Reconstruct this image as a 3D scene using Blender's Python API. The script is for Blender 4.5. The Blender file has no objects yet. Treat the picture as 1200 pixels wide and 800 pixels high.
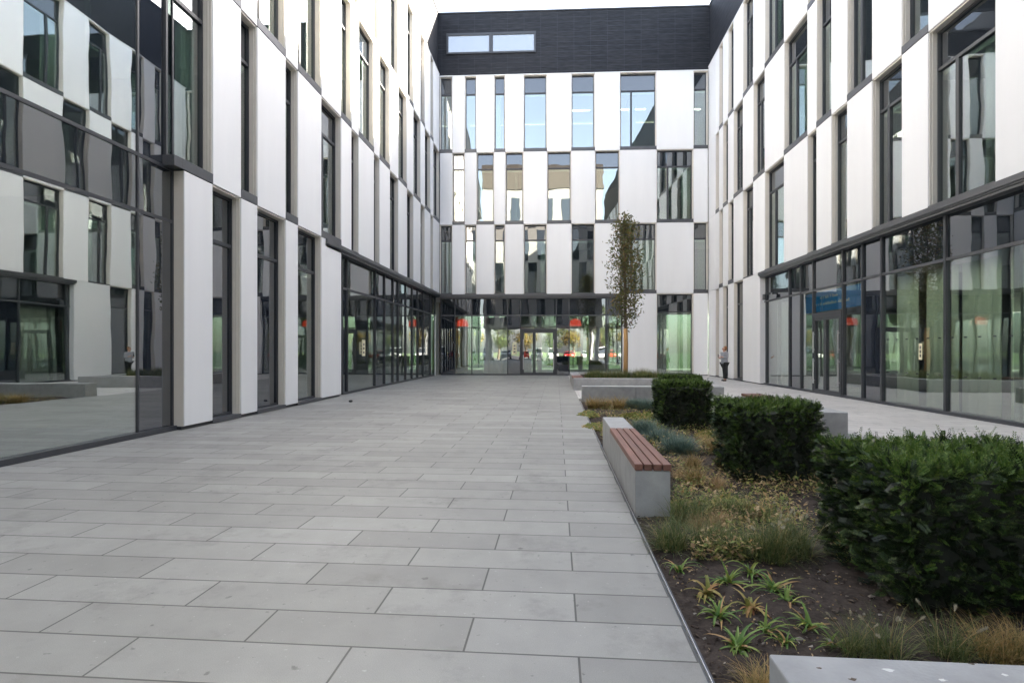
import bpy, bmesh, math, random
from mathutils import Vector, Matrix, noise as mnoise
R = math.radians
random.seed(7)
S = bpy.context.scene
COL = S.collection

# ------------------------------------------------------------------ camera numbers
F, HZ, EYE = 640.0, 410.0, 1.55
YAW = math.atan(52 / 640)
CA, SA = math.cos(YAW), math.sin(YAW)

def y_on(u, X):
    x = (u - 600) / F
    return X / (-SA + x * CA) * (CA + x * SA)

def gnd(u, v, z=0.0):
    d = F * (EYE - z) / (v - HZ)
    x = (u - 600) / F
    return d * (-SA + x * CA), d * (CA + x * SA)

def on_line(u, p, q):
    """distance along p->q of the point seen in column u"""
    x = (u - 600) / F
    dx, dy = -SA + x * CA, CA + x * SA
    ex, ey = q[0] - p[0], q[1] - p[1]
    L = math.hypot(ex, ey)
    ex, ey = ex / L, ey / L
    det = dx * -ey - dy * -ex
    t_ = (p[0] * -ey - p[1] * -ex) / det
    return (t_ * dx - p[0]) * ex + (t_ * dy - p[1]) * ey

# ------------------------------------------------------------------ materials
MATS = {}
def nt(name):
    m = bpy.data.materials.new(name)
    m.use_nodes = True
    n = m.node_tree
    n.nodes.clear()
    MATS[name] = m
    return m, n, n.nodes, n.links

def node(n, t, **kw):
    x = n.nodes.new(t)
    for k, v in kw.items():
        if k in x.inputs:
            x.inputs[k].default_value = v
        else:
            setattr(x, k, v)
    return x

def ramp(n, stops):
    r = n.nodes.new('ShaderNodeValToRGB')
    e = r.color_ramp.elements
    while len(e) < len(stops):
        e.new(0.5)
    for el, (p, c) in zip(e, stops):
        el.position = p
        el.color = (*c, 1)
    return r

def mat(name, col, rough=0.6, metal=0.0, var=0.0, vscale=3.0, bump=0.0, bscale=40.0, spec=0.5, rnd=0.0, stretch=None):
    m, n, N, L = nt(name)
    out = node(n, 'ShaderNodeOutputMaterial')
    b = node(n, 'ShaderNodeBsdfPrincipled', Roughness=rough, Metallic=metal)
    b.inputs['Specular IOR Level'].default_value = spec
    b.inputs['Base Color'].default_value = (*col, 1)
    L.new(b.outputs[0], out.inputs[0])
    g = node(n, 'ShaderNodeNewGeometry')
    pos = g.outputs['Position']
    if stretch:
        mp = node(n, 'ShaderNodeMapping')
        mp.inputs['Scale'].default_value = stretch
        L.new(pos, mp.inputs[0]); pos = mp.outputs[0]
    fac = None
    if var or rnd:
        mult = None
        if var:
            t = node(n, 'ShaderNodeTexNoise', Scale=vscale, Detail=6.0, Roughness=0.62)
            L.new(pos, t.inputs['Vector'])
            mr = node(n, 'ShaderNodeMapRange')
            mr.inputs[1].default_value = 0.3; mr.inputs[2].default_value = 0.7
            mr.inputs[3].default_value = 1 - var; mr.inputs[4].default_value = 1 + var
            L.new(t.outputs['Fac'], mr.inputs[0]); mult = mr.outputs[0]
        if rnd:
            oi = node(n, 'ShaderNodeObjectInfo')
            mr2 = node(n, 'ShaderNodeMapRange')
            mr2.inputs[3].default_value = 1 - rnd; mr2.inputs[4].default_value = 1 + rnd * .4
            L.new(oi.outputs['Random'], mr2.inputs[0])
            if mult:
                mm = node(n, 'ShaderNodeMath', operation='MULTIPLY')
                L.new(mult, mm.inputs[0]); L.new(mr2.outputs[0], mm.inputs[1]); mult = mm.outputs[0]
            else:
                mult = mr2.outputs[0]
        vm = node(n, 'ShaderNodeVectorMath', operation='SCALE')
        vm.inputs[0].default_value = col
        L.new(mult, vm.inputs['Scale'])
        L.new(vm.outputs[0], b.inputs['Base Color'])
    if bump:
        t2 = node(n, 'ShaderNodeTexNoise', Scale=bscale, Detail=5.0)
        L.new(pos, t2.inputs['Vector'])
        bp = node(n, 'ShaderNodeBump', Strength=bump, Distance=0.01)
        L.new(t2.outputs['Fac'], bp.inputs['Height'])
        L.new(bp.outputs[0], b.inputs['Normal'])
    return m

def glass(name, r0, tint, rough=0.0, wave=1.0, opaque=None, lo=0.0):
    m, n, N, L = nt(name)
    out = node(n, 'ShaderNodeOutputMaterial')
    g = node(n, 'ShaderNodeNewGeometry')
    # every pane bows a little: very low bump in world metres
    t = node(n, 'ShaderNodeTexNoise', Scale=0.75, Detail=1.5, Roughness=0.45)
    L.new(g.outputs['Position'], t.inputs['Vector'])
    bp = node(n, 'ShaderNodeBump', Strength=1.0, Distance=0.0035 * wave)
    L.new(t.outputs['Fac'], bp.inputs['Height'])
    lw = node(n, 'ShaderNodeLayerWeight', Blend=0.5)
    pw = node(n, 'ShaderNodeMath', operation='POWER'); pw.inputs[1].default_value = 4.0
    L.new(lw.outputs['Facing'], pw.inputs[0])
    mr = node(n, 'ShaderNodeMapRange')
    mr.inputs[3].default_value = r0; mr.inputs[4].default_value = 0.97
    L.new(pw.outputs[0], mr.inputs[0])
    gl = node(n, 'ShaderNodeBsdfGlossy', Roughness=rough)
    gl.inputs['Color'].default_value = (0.96, 0.98, 1.0, 1)
    L.new(bp.outputs[0], gl.inputs['Normal'])
    if opaque:
        tr = node(n, 'ShaderNodeBsdfDiffuse'); tr.inputs[0].default_value = (*opaque, 1)
    else:
        tr = node(n, 'ShaderNodeBsdfTransparent'); tr.inputs[0].default_value = (*tint, 1)
    mx = node(n, 'ShaderNodeMixShader')
    L.new(mr.outputs[0], mx.inputs[0]); L.new(tr.outputs[0], mx.inputs[1]); L.new(gl.outputs[0], mx.inputs[2])
    L.new(mx.outputs[0], out.inputs[0])
    return m

def leafmat(name, stops, rough=0.5, trans=0.25, spec=0.35):
    m, n, N, L = nt(name)
    out = node(n, 'ShaderNodeOutputMaterial')
    g = node(n, 'ShaderNodeNewGeometry')
    r = ramp(n, stops)
    L.new(g.outputs['Random Per Island'], r.inputs[0])
    b = node(n, 'ShaderNodeBsdfPrincipled', Roughness=rough)
    b.inputs['Specular IOR Level'].default_value = spec
    L.new(r.outputs[0], b.inputs['Base Color'])
    if trans:
        tl = node(n, 'ShaderNodeBsdfTranslucent')
        L.new(r.outputs[0], tl.inputs[0])
        mx = node(n, 'ShaderNodeMixShader'); mx.inputs[0].default_value = trans
        L.new(b.outputs[0], mx.inputs[1]); L.new(tl.outputs[0], mx.inputs[2])
        L.new(mx.outputs[0], out.inputs[0])
    else:
        L.new(b.outputs[0], out.inputs[0])
    return m

WHITE = mat('white_panel', (0.83, 0.83, 0.83), 0.42, var=0.022, vscale=1.6, rnd=0.06, spec=0.4, stretch=(1, 1, .16))
BEIGE = mat('reveal_metal', (0.70, 0.665, 0.60), 0.45, spec=0.5, var=.03)
DARK = mat('anthracite_metal', (0.045, 0.048, 0.054), 0.4, 0.0, var=0.08)
LEDGE = mat('ledge_metal', (0.095, 0.098, 0.105), 0.4, 0.3, var=0.1)
STEEL = mat('pale_steel', (0.62, 0.62, 0.62), 0.35, 0.6)
RAIL = mat('blind_rail', (0.75, 0.75, 0.74), 0.5)
GLASS = glass('coated_glass', 0.26, (0.70, 0.80, 0.74))
GLASSG = glass('shop_glass', 0.26, (0.84, 0.90, 0.85))
SPAN = glass('spandrel_glass', 0.15, None, opaque=(0.015, 0.019, 0.023))
DGLASS = glass('dark_glass', 0.21, None, opaque=(0.012, 0.016, 0.024))
SLAB = mat('plaster_ceiling', (0.6, 0.59, 0.56), 0.8)
INNER = mat('inner_wall', (0.34, 0.33, 0.30), 0.8, var=0.06, vscale=0.4)
INWOOD = mat('inner_wood', (0.30, 0.16, 0.08), 0.6, var=0.1, vscale=2, stretch=(1, 1, .1))
CURT = mat('curtain_cloth', (0.72, 0.71, 0.68), 0.9)
CURTG = mat('pale_green_cloth', (0.82, 0.85, 0.70), 0.9)
CONC = mat('cast_concrete', (0.35, 0.35, 0.345), 0.75, var=0.15, vscale=4.5, bump=0.22, bscale=70)
TIMBER = mat('bench_timber', (0.175, 0.078, 0.055), 0.55, var=0.22, vscale=5, bump=0.15, bscale=50, stretch=(6, .35, 6), rnd=.22)
GLOWRED = None
BARK = mat('bark', (0.10, 0.075, 0.055), 0.9, var=0.25, vscale=9, bump=0.5, bscale=30)
REED = mat('reed_mat', (0.50, 0.29, 0.12), 0.9, var=0.25, vscale=6, bump=0.6, bscale=30, stretch=(14, 14, .5))
STONE = mat('stone_dark', (0.04, 0.04, 0.042), 0.7)
TYRE = mat('tyre_rubber', (0.02, 0.02, 0.02), 0.8)

def paving_mat(name, c1, c2, w, h, off, mortar):
    m, n, N, L = nt(name)
    out = node(n, 'ShaderNodeOutputMaterial')
    b = node(n, 'ShaderNodeBsdfPrincipled', Roughness=0.55)
    b.inputs['Specular IOR Level'].default_value = 0.6
    g = node(n, 'ShaderNodeNewGeometry')
    mp = node(n, 'ShaderNodeMapping'); mp.inputs['Location'].default_value = (off[0], off[1], 0)
    L.new(g.outputs['Position'], mp.inputs[0])
    br = node(n, 'ShaderNodeTexBrick', offset=0.5, offset_frequency=2, squash=1.0)
    br.inputs['Color1'].default_value = (*c1, 1); br.inputs['Color2'].default_value = (*c2, 1)
    br.inputs['Mortar'].default_value = (*mortar, 1)
    br.inputs['Scale'].default_value = 1.0
    br.inputs['Mortar Size'].default_value = 0.0062
    br.inputs['Mortar Smooth'].default_value = 0.15
    br.inputs['Brick Width'].default_value = w; br.inputs['Row Height'].default_value = h
    L.new(mp.outputs[0], br.inputs['Vector'])
    def mul(col, scale, lo, hi, a, bb, detail=6, rgh=.6, str_=None):
        t = node(n, 'ShaderNodeTexNoise', Scale=scale, Detail=float(detail), Roughness=rgh)
        src = g.outputs['Position']
        if str_:
            mq = node(n, 'ShaderNodeMapping'); mq.inputs['Scale'].default_value = str_
            L.new(src, mq.inputs[0]); src = mq.outputs[0]
        L.new(src, t.inputs['Vector'])
        mr = node(n, 'ShaderNodeMapRange')
        mr.inputs[1].default_value = a; mr.inputs[2].default_value = bb
        mr.inputs[3].default_value = lo; mr.inputs[4].default_value = hi
        L.new(t.outputs['Fac'], mr.inputs[0])
        vm = node(n, 'ShaderNodeVectorMath', operation='SCALE')
        L.new(col, vm.inputs[0]); L.new(mr.outputs[0], vm.inputs['Scale'])
        return vm.outputs[0]
    c = mul(br.outputs['Color'], 0.55, 0.86, 1.08, .3, .7)
    c = mul(c, 4.5, 0.93, 1.05, .3, .7)
    c = mul(c, 220.0, 0.86, 1.14, .3, .7, 2)
    c = mul(c, 1.3, 0.66, 1.0, .30, .46, 9, .72)      # worn, damp patches
    c = mul(c, 13.0, 0.55, 1.0, .27, .315, 3, .5)
    c = mul(c, 34.0, 1.35, 1.0, .26, .30, 2, .5)    # small spots
    L.new(c, b.inputs['Base Color'])
    fz = node(n, 'ShaderNodeTexNoise', Scale=160.0, Detail=3.0)
    L.new(g.outputs['Position'], fz.inputs['Vector'])
    mth = node(n, 'ShaderNodeMath', operation='MULTIPLY_ADD'); mth.inputs[1].default_value = 0.06
    inv = node(n, 'ShaderNodeMath', operation='SUBTRACT'); inv.inputs[0].default_value = 1.0
    L.new(br.outputs['Fac'], inv.inputs[1])
    L.new(fz.outputs['Fac'], mth.inputs[0]); L.new(inv.outputs[0], mth.inputs[2])
    bp = node(n, 'ShaderNodeBump', Strength=0.6, Distance=0.006)
    L.new(mth.outputs[0], bp.inputs['Height']); L.new(bp.outputs[0], b.inputs['Normal'])
    L.new(b.outputs[0], out.inputs[0])
    return m
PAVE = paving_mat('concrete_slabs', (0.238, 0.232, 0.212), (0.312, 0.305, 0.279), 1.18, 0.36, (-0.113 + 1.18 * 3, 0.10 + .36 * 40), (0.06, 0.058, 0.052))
PAVER = paving_mat('bounce_lit_slabs', (0.53, 0.505, 0.475), (0.58, 0.55, 0.515), 1.18, 0.36, (0.4, 0.1), (0.16, 0.15, 0.14))  # sunlight bounced onto this paving is painted in as a lighter, warmer colour

def tinted(name, c):
    m, n, N, L = nt(name)
    o_ = node(n, 'ShaderNodeOutputMaterial'); t_ = node(n, 'ShaderNodeBsdfTransparent'); t_.inputs[0].default_value = (*c, 1)
    L.new(t_.outputs[0], o_.inputs[0]); return m
TINT = tinted('tinted_rear_glass', (.36, .43, .39))
TINTD = tinted('dark_rear_glass', (.27, .31, .29))
def cladding_mat():
    m, n, N, L = nt('slate_cladding')
    out = node(n, 'ShaderNodeOutputMaterial')
    b = node(n, 'ShaderNodeBsdfPrincipled', Roughness=0.6)
    b.inputs['Specular IOR Level'].default_value = .15
    tc = node(n, 'ShaderNodeNewGeometry')
    # along-wall coordinate = x + y, height = z
    sp = node(n, 'ShaderNodeSeparateXYZ'); L.new(tc.outputs['Position'], sp.inputs[0])
    ad = node(n, 'ShaderNodeMath', operation='ADD'); L.new(sp.outputs[0], ad.inputs[0]); L.new(sp.outputs[1], ad.inputs[1])
    cb = node(n, 'ShaderNodeCombineXYZ'); L.new(ad.outputs[0], cb.inputs[0]); L.new(sp.outputs[2], cb.inputs[1])
    br = node(n, 'ShaderNodeTexBrick', offset=0.0)
    br.inputs['Scale'].default_value = 1.0; br.inputs['Brick Width'].default_value = 1.05; br.inputs['Row Height'].default_value = 0.30
    br.inputs['Mortar Size'].default_value = 0.02; br.inputs['Mortar Smooth'].default_value = .5
    br.inputs['Color1'].default_value = (0.022, 0.0235, 0.028, 1); br.inputs['Color2'].default_value = (0.027, 0.0285, 0.033, 1)
    br.inputs['Mortar'].default_value = (0.036, 0.039, 0.048, 1)
    L.new(cb.outputs[0], br.inputs['Vector'])
    t = node(n, 'ShaderNodeTexNoise', Scale=5.0, Detail=4.0)
    mp = node(n, 'ShaderNodeMapping'); mp.inputs['Scale'].default_value = (.35, 3.0, 1)
    L.new(cb.outputs[0], mp.inputs[0]); L.new(mp.outputs[0], t.inputs['Vector'])
    mr = node(n, 'ShaderNodeMapRange'); mr.inputs[1].default_value = .3; mr.inputs[2].default_value = .7
    mr.inputs[3].default_value = .7; mr.inputs[4].default_value = 1.3
    L.new(t.outputs['Fac'], mr.inputs[0])
    vm = node(n, 'ShaderNodeVectorMath', operation='SCALE'); L.new(br.outputs['Color'], vm.inputs[0]); L.new(mr.outputs[0], vm.inputs['Scale'])
    L.new(vm.outputs[0], b.inputs['Base Color'])
    bp = node(n, 'ShaderNodeBump', Strength=.5, Distance=.02)
    L.new(t.outputs['Fac'], bp.inputs['Height']); L.new(bp.outputs[0], b.inputs['Normal'])
    L.new(b.outputs[0], out.inputs[0])
    return m
CLAD = cladding_mat()

def emat(name, col, s):
    m, n, N, L = nt(name)
    out = node(n, 'ShaderNodeOutputMaterial'); e = node(n, 'ShaderNodeEmission', Strength=s)
    e.inputs[0].default_value = (*col, 1); L.new(e.outputs[0], out.inputs[0]); return m
GLOWRED = emat('red_glow_standin', (1, .07, .02), .08)
TUBE = emat('lamp_tube', (1, .93, .8), 1.2)

SOIL = mat('soil_mulch', (0.050, 0.040, 0.034), 0.95, var=0.5, vscale=14, bump=1.0, bscale=45, spec=.1)
CHIP = leafmat('mulch_chips', [(0, (.035, .025, .02)), (.5, (.08, .06, .05)), (.85, (.14, .11, .085)), (1, (.33, .30, .26))], .9, 0, .1)
GROUND = mat('earth_grass', (0.07, 0.10, 0.035), 0.95, var=.35, vscale=.4)
ASPH = mat('asphalt', (0.055, 0.055, 0.057), 0.9, var=.15, vscale=2)
YEW = leafmat('yew_needles', [(0, (.018, .036, .010)), (.5, (.034, .064, .017)), (.85, (.060, .098, .026)), (1, (.14, .17, .05))], .45, .12)
YEWD = leafmat('yew_shaded_needles', [(0, (.003, .007, .003)), (.7, (.010, .020, .007)), (1, (.020, .034, .012))], .4, .08)  # near-black needles put the shading contrast between clumps into the colour
YEWTIP = leafmat('yew_young_needles', [(0, (0.046, 0.098, 0.018)), (.6, (0.098, 0.172, 0.032)), (1, (0.184, 0.241, 0.057))], .45, .25)
YEWCORE = mat('yew_dark_core', (0.014, 0.017, 0.010), 0.9, var=.4, vscale=15)
CROWN = leafmat('hornbeam_leaves', [(0, (.07, .088, .024)), (.5, (.12, .125, .04)), (.8, (.17, .14, .05)), (1, (.21, .13, .055))], .5, .35)
FESC = leafmat('blue_fescue', [(0, (0.075, 0.135, 0.112)), (.6, (0.135, 0.210, 0.173)), (1, (0.240, 0.285, 0.210))], .6, .2)
GREENG = leafmat('green_grass_blades', [(0, (0.060, 0.098, 0.027)), (.55, (0.112, 0.150, 0.045)), (.85, (0.240, 0.225, 0.083)), (1, (0.450, 0.345, 0.165))], .55, .3)
GOLDG = leafmat('gold_grass_blades', [(0, (0.135, 0.135, 0.041)), (.35, (0.297, 0.230, 0.081)), (.8, (0.486, 0.311, 0.121)), (1, (0.621, 0.432, 0.216))], .6, .3)
TANG = leafmat('tan_grass_blades', [(0, (0.250, 0.163, 0.075)), (.6, (0.450, 0.300, 0.150)), (1, (0.625, 0.475, 0.275))], .7, .3)
LILY = leafmat('daylily_leaves', [(0, (0.077, 0.168, 0.031)), (.5, (0.168, 0.266, 0.049)), (.75, (0.364, 0.378, 0.091)), (.9, (0.504, 0.350, 0.140)), (1, (0.378, 0.196, 0.084))], .45, .3)
LILYB = leafmat('withered_lily_leaves', [(0, (0.162, 0.189, 0.041)), (.35, (0.378, 0.297, 0.095)), (.7, (0.446, 0.230, 0.095)), (1, (0.270, 0.121, 0.061))], .6, .3)
WEED = leafmat('low_weed_leaves', [(0, (0.124, 0.171, 0.039)), (.5, (0.264, 0.295, 0.070)), (.8, (0.434, 0.372, 0.124)), (1, (0.558, 0.341, 0.139))], .6, .3)
PLUME = leafmat('grass_plume', [(0, (.50, .45, .33)), (1, (.72, .66, .50))], .9, .3)
PALEF = leafmat('silver_leaves', [(0, (0.182, 0.247, 0.130)), (.6, (0.312, 0.364, 0.221)), (1, (0.715, 0.715, 0.546))], .6, .2)
AUT = [leafmat('autumn_leaves', [(0, (.09, .10, .02)), (.5, (.22, .18, .03)), (1, (.36, .22, .04))], .6, .3),
       leafmat('green_leaves', [(0, (.04, .07, .016)), (.6, (.08, .12, .028)), (1, (.16, .17, .04))], .6, .3)]

for m_ in (TUBE, GLOWRED): m_.cycles.emission_sampling = 'NONE'
# ------------------------------------------------------------------ mesh helpers
class MB:
    def __init__(s):
        s.v, s.f, s.m = [], [], []
    def add(s, vs, fs, mi=0):
        o = len(s.v)
        s.v += [tuple(p) for p in vs]
        s.f += [tuple(i + o for i in f) for f in fs]
        s.m += [mi] * len(fs)
    def box(s, a, b, mi=0, M=None):
        x0, y0, z0 = a; x1, y1, z1 = b
        vs = [(x0, y0, z0), (x1, y0, z0), (x1, y1, z0), (x0, y1, z0), (x0, y0, z1), (x1, y0, z1), (x1, y1, z1), (x0, y1, z1)]
        if M is not None:
            vs = [M @ Vector(p) for p in vs]
        s.add(vs, [(0, 3, 2, 1), (4, 5, 6, 7), (0, 1, 5, 4), (1, 2, 6, 5), (2, 3, 7, 6), (3, 0, 4, 7)], mi)
    def tube(s, pts, rads, seg=8, mi=0, cap=True):
        pts = [Vector(p) for p in pts]
        o = len(s.v); rings = []
        for i, p in enumerate(pts):
            d = (pts[min(i + 1, len(pts) - 1)] - pts[max(i - 1, 0)]).normalized()
            up = Vector((0, 0, 1)) if abs(d.z) < .95 else Vector((1, 0, 0))
            a = d.cross(up).normalized(); b = d.cross(a)
            rings.append([p + (a * math.cos(2 * math.pi * k / seg) + b * math.sin(2 * math.pi * k / seg)) * rads[i] for k in range(seg)])
        vs = [p for r in rings for p in r]
        fs = []
        for i in range(len(pts) - 1):
            for k in range(seg):
                a = i * seg + k; b = i * seg + (k + 1) % seg
                fs.append((a, b, b + seg, a + seg))
        if cap:
            fs.append(tuple(range(seg))[::-1]); fs.append(tuple((len(pts) - 1) * seg + k for k in range(seg)))
        s.add(vs, fs, mi)
    def build(s, name, mats, parent=None, loc=None, smooth=False, recalc=True):
        if not isinstance(mats, (list, tuple)):
            mats = [mats]
        base = Vector(loc) if loc is not None else (WL.get(parent.name, Vector((0, 0, 0))) if parent else Vector((0, 0, 0)))
        me = bpy.data.meshes.new(name)
        me.from_pydata([(x - base.x, y - base.y, z - base.z) for x, y, z in s.v], [], s.f)
        for m in mats:
            me.materials.append(m)
        me.polygons.foreach_set('material_index', s.m)
        if recalc:
            bm = bmesh.new(); bm.from_mesh(me)
            bmesh.ops.recalc_face_normals(bm, faces=bm.faces)
            bm.to_mesh(me); bm.free()
        if smooth:
            me.polygons.foreach_set('use_smooth', [True] * len(me.polygons))
        o = bpy.data.objects.new(name, me)
        COL.objects.link(o)
        if parent:
            o.parent = parent
        else:
            o.location = base
        WL[o.name] = base
        return o
WL = {}

def bevel(o, w=0.01, seg=2):
    md = o.modifiers.new('bevel', 'BEVEL'); md.width = w; md.segments = seg; md.limit_method = 'ANGLE'
    return o

def tag(o, label, cat, group=None, kind=None):
    if label: o['label'] = label
    if cat: o['category'] = cat
    if group: o['group'] = group
    if kind: o['kind'] = kind
    return o

def thing(name, loc, label, cat, group=None, rz=0.0):
    o = bpy.data.objects.new(name, None)
    COL.objects.link(o)
    o.location = loc; o.rotation_euler = (0, 0, rz)
    o.empty_display_size = .2
    WL[o.name] = Vector(loc)
    return tag(o, label, cat, group)

def structure(o):
    o['kind'] = 'structure'; return o

def dup(root, loc, rz=0.0, sc=1.0, label=None, group=None):
    r = root.copy(); COL.objects.link(r)
    r.location = loc; r.rotation_euler = (0, 0, rz)
    r.scale = (sc, sc, sc) if not isinstance(sc, tuple) else sc
    if label: r['label'] = label
    if group: r['group'] = group
    def rec(src, dst):
        for ch in list(src.children):
            c = ch.copy(); COL.objects.link(c); c.parent = dst
            rec(ch, c)
    rec(root, r)
    return r

class Frame:
    """facade frame: s along the wall, n out of it (towards the court), z up"""
    def __init__(s, p, d, n):
        s.p, s.d, s.n = p, d, n
    def P(s, a, n, z):
        return (s.p[0] + s.d[0] * a + s.n[0] * n, s.p[1] + s.d[1] * a + s.n[1] * n, z)
    def box(s, mb, a0, a1, n0, n1, z0, z1, mi=0):
        vs = [s.P(a0, n0, z0), s.P(a1, n0, z0), s.P(a1, n1, z0), s.P(a0, n1, z0), s.P(a0, n0, z1), s.P(a1, n0, z1), s.P(a1, n1, z1), s.P(a0, n1, z1)]
        mb.add(vs, [(0, 3, 2, 1), (4, 5, 6, 7), (0, 1, 5, 4), (1, 2, 6, 5), (2, 3, 7, 6), (3, 0, 4, 7)], mi)

REC = 0.235     # how far the glass sits behind the cladding

def panel(fr, root, a0, a1, z0, z1):
    mb = MB(); fr.box(mb, a0 + .004, a1 - .004, -.30, 0, z0 + .004, z1 - .006)
    # fine folded edge at the sides
    o = mb.build('cladding_panel', WHITE, root)
    return bevel(o, .008, 1)

def curtain(fr, root, a0, a1, z0, z1, m, depth=-.42, amp=.035, lam=.13, ph=0.0):
    mb = MB(); n = max(6, int((a1 - a0) / lam * 8))
    vs, fs = [], []
    for i in range(n + 1):
        a = a0 + (a1 - a0) * i / n
        k = amp * math.sin(2 * math.pi * (a / lam) + ph) + .4 * amp * math.sin(2 * math.pi * a / (lam * 2.7) + 2 * ph)
        for z in (z0, z1):
            vs.append(fr.P(a, depth + k, z))
    for i in range(n):
        fs.append((2 * i, 2 * i + 2, 2 * i + 3, 2 * i + 1))
    mb.add(vs, fs)
    o = mb.build('curtain', m, root, smooth=True, recalc=False)
    sd = o.modifiers.new('cloth_thickness', 'SOLIDIFY'); sd.thickness = .006
    return o

def window(fr, root, a0, a1, z0, z1, ground=False, cur=None, side=0, mull=None, lowdark=False, sill=None, near=True):
    w = a1 - a0
    sill = sill or (.10 if ground else .21)
    zt = z0 + (z1 - z0) * .775
    gb, gt = z0 + sill, z1 - .05
    mb = MB()
    fr.box(mb, a0 + .05, a1 - .05, -REC - .012, -REC, gb, zt, 2 if lowdark else 0)
    fr.box(mb, a0 + .05, a1 - .05, -REC - .012, -REC, zt, gt, 1)
    wo = mb.build('window', [GLASSG if ground else GLASS, SPAN, DGLASS], root)
    f = MB()
    fw = .055
    for (p, q) in ((a0 + .03, a0 + .03 + fw), (a1 - .03 - fw, a1 - .03)):
        fr.box(f, p, q, -REC - .05, -REC + .05, gb, gt)
    fr.box(f, a0 + .03 + fw, a1 - .03 - fw, -REC - .05, -REC + .048, gt - .05, gt)
    fr.box(f, a0 + .03 + fw, a1 - .03 - fw, -REC - .05, -REC + .048, gb, gb + .05)
    fr.box(f, a0 + .03 + fw, a1 - .03 - fw, -REC - .05, -REC + .046, zt - .04, zt + .04)
    if mull:
        fr.box(f, a0 + w * mull - .05, a0 + w * mull + .05, -REC - .05, -REC + .044, gb + .05, zt - .04)
    f.build('frame', DARK, wo)
    s = MB(); fr.box(s, a0 + .002, a1 - .002, -.29, .004, z0 + .012, gb)
    s.build('sill', LEDGE, wo)
    r = MB()
    for (e, sg) in (((a0, 1), (a1, -1)) if near else ((a1, -1),)):
        for (k0, k1, na, nb) in ((0.002, .022, -.296, -.028), (.022, .042, -.296, -.085), (.042, .05, -.296, -.14)):
            p, q = sorted((e + sg * k0, e + sg * k1))
            fr.box(r, p, q, na, nb, gb, z1 - .004)
    fr.box(r, a0 + .05, a1 - .05, -.296, -.03, gt + .012, z1 - .004)
    r.build('reveal', BEIGE, wo)
    t = MB()
    fr.box(t, a0 + .05 + fw, a1 - .05 - fw, -REC - .11, -REC - .06, zt - .16, zt - .05)
    t.build('blind_rail', RAIL, wo)
    if cur:
        frac, m = cur
        if side == 0: curtain(fr, wo, a0 + .04, a0 + .04 + (w - .08) * frac, gb + .02, zt + .05, m, ph=a0 * 3)
        else: curtain(fr, wo, a1 - .04 - (w - .08) * frac, a1 - .04, gb + .02, zt + .05, m, ph=a0 * 3)
    return wo

def bays(fr, root, edges, z0, ztr, ztop, dark=(), n=-REC, door=None, wide=.06, vis=None, spangl=None):
    """storefront: a pane and its spandrel per bay, a mullion per edge, a transom right through"""
    vis = vis or GLASSG; spangl = spangl or SPAN
    for i in range(len(edges) - 1):
        a0, a1 = edges[i], edges[i + 1]
        if i == door:
            mb = MB(); fr.box(mb, a0, a1, n - .012, n, 2.84, ztr, 0); fr.box(mb, a0, a1, n - .012, n, ztr, ztop, 1)
        else:
            mb = MB(); fr.box(mb, a0, a1, n - .012, n, z0, ztr, 2 if i in dark else 0); fr.box(mb, a0, a1, n - .012, n, ztr, ztop, 1)
        mb.build('glazing_bay', [vis, spangl, DGLASS], root)
    for a in edges:
        mb = MB(); fr.box(mb, a - wide / 2, a + wide / 2, n - .08, n + .055, z0, ztop)
        mb.build('mullion', DARK, root)
    mb = MB(); fr.box(mb, edges[0], edges[-1], n - .07, n + .045, ztr - .035, ztr + .035)
    mb.build('transom', LEDGE, root)
    mb = MB(); fr.box(mb, edges[0], edges[-1], n - .09, n + .07, 0.002, z0 + .02)
    mb.build('base_rail', DARK, root)

def double_door(fr, root, a0, a1, ztop, n=-REC, split=.5):
    d = MB(); fr.box(d, a0 + .03, a1 - .03, n - .05, n + .08, ztop - .12, ztop + .03)
    fr.box(d, a0 + .03, a0 + .12, n - .05, n + .079, .02, ztop - .12); fr.box(d, a1 - .12, a1 - .03, n - .05, n + .079, .02, ztop - .12)
    do = d.build('door', DARK, root)
    am = a0 + (a1 - a0) * split
    for (p, q, hs) in ((a0 + .12, am - .004, -1), (am + .004, a1 - .12, 1)):
        l = MB()
        for (x0, x1, y0, y1) in ((p, p + .09, .02, ztop - .12), (q - .09, q, .02, ztop - .12), (p + .09, q - .09, .02, .16), (p + .09, q - .09, ztop - .24, ztop - .12)):
            fr.box(l, x0, x1, n - .03, n + .06, y0, y1, 0)
        fr.box(l, p + .09, q - .09, n - .006, n + .006, .16, ztop - .24, 1)
        lo = l.build('door_leaf', [DARK, GLASSG], do)
        h = MB()
        ha = p + .05 if hs < 0 else q - .05
        fr.box(h, ha - .018, ha + .018, n + .09, n + .125, .35, 1.25)
        fr.box(h, ha - .018, ha + .018, n + .09, n + .125, 1.45, 2.2)
        for zz in (.45, 1.15, 1.55, 2.1):
            fr.box(h, ha - .012, ha + .012, n + .06, n + .09, zz, zz + .03)
        h.build('handle', STEEL, do)
    return do

def ledge(fr, root, a0, a1, z, n0=-.30, out=.06, h=.24):
    mb = MB()
    fr.box(mb, a0, a1, n0, out, z - h * .55, z)
    fr.box(mb, a0, a1, n0, out - .03, z - h * .72, z - h * .55 - .002)
    fr.box(mb, a0, a1, n0, out - .06, z - h, z - h * .72 - .002)
    mb.build('ledge', LEDGE, root)

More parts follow.
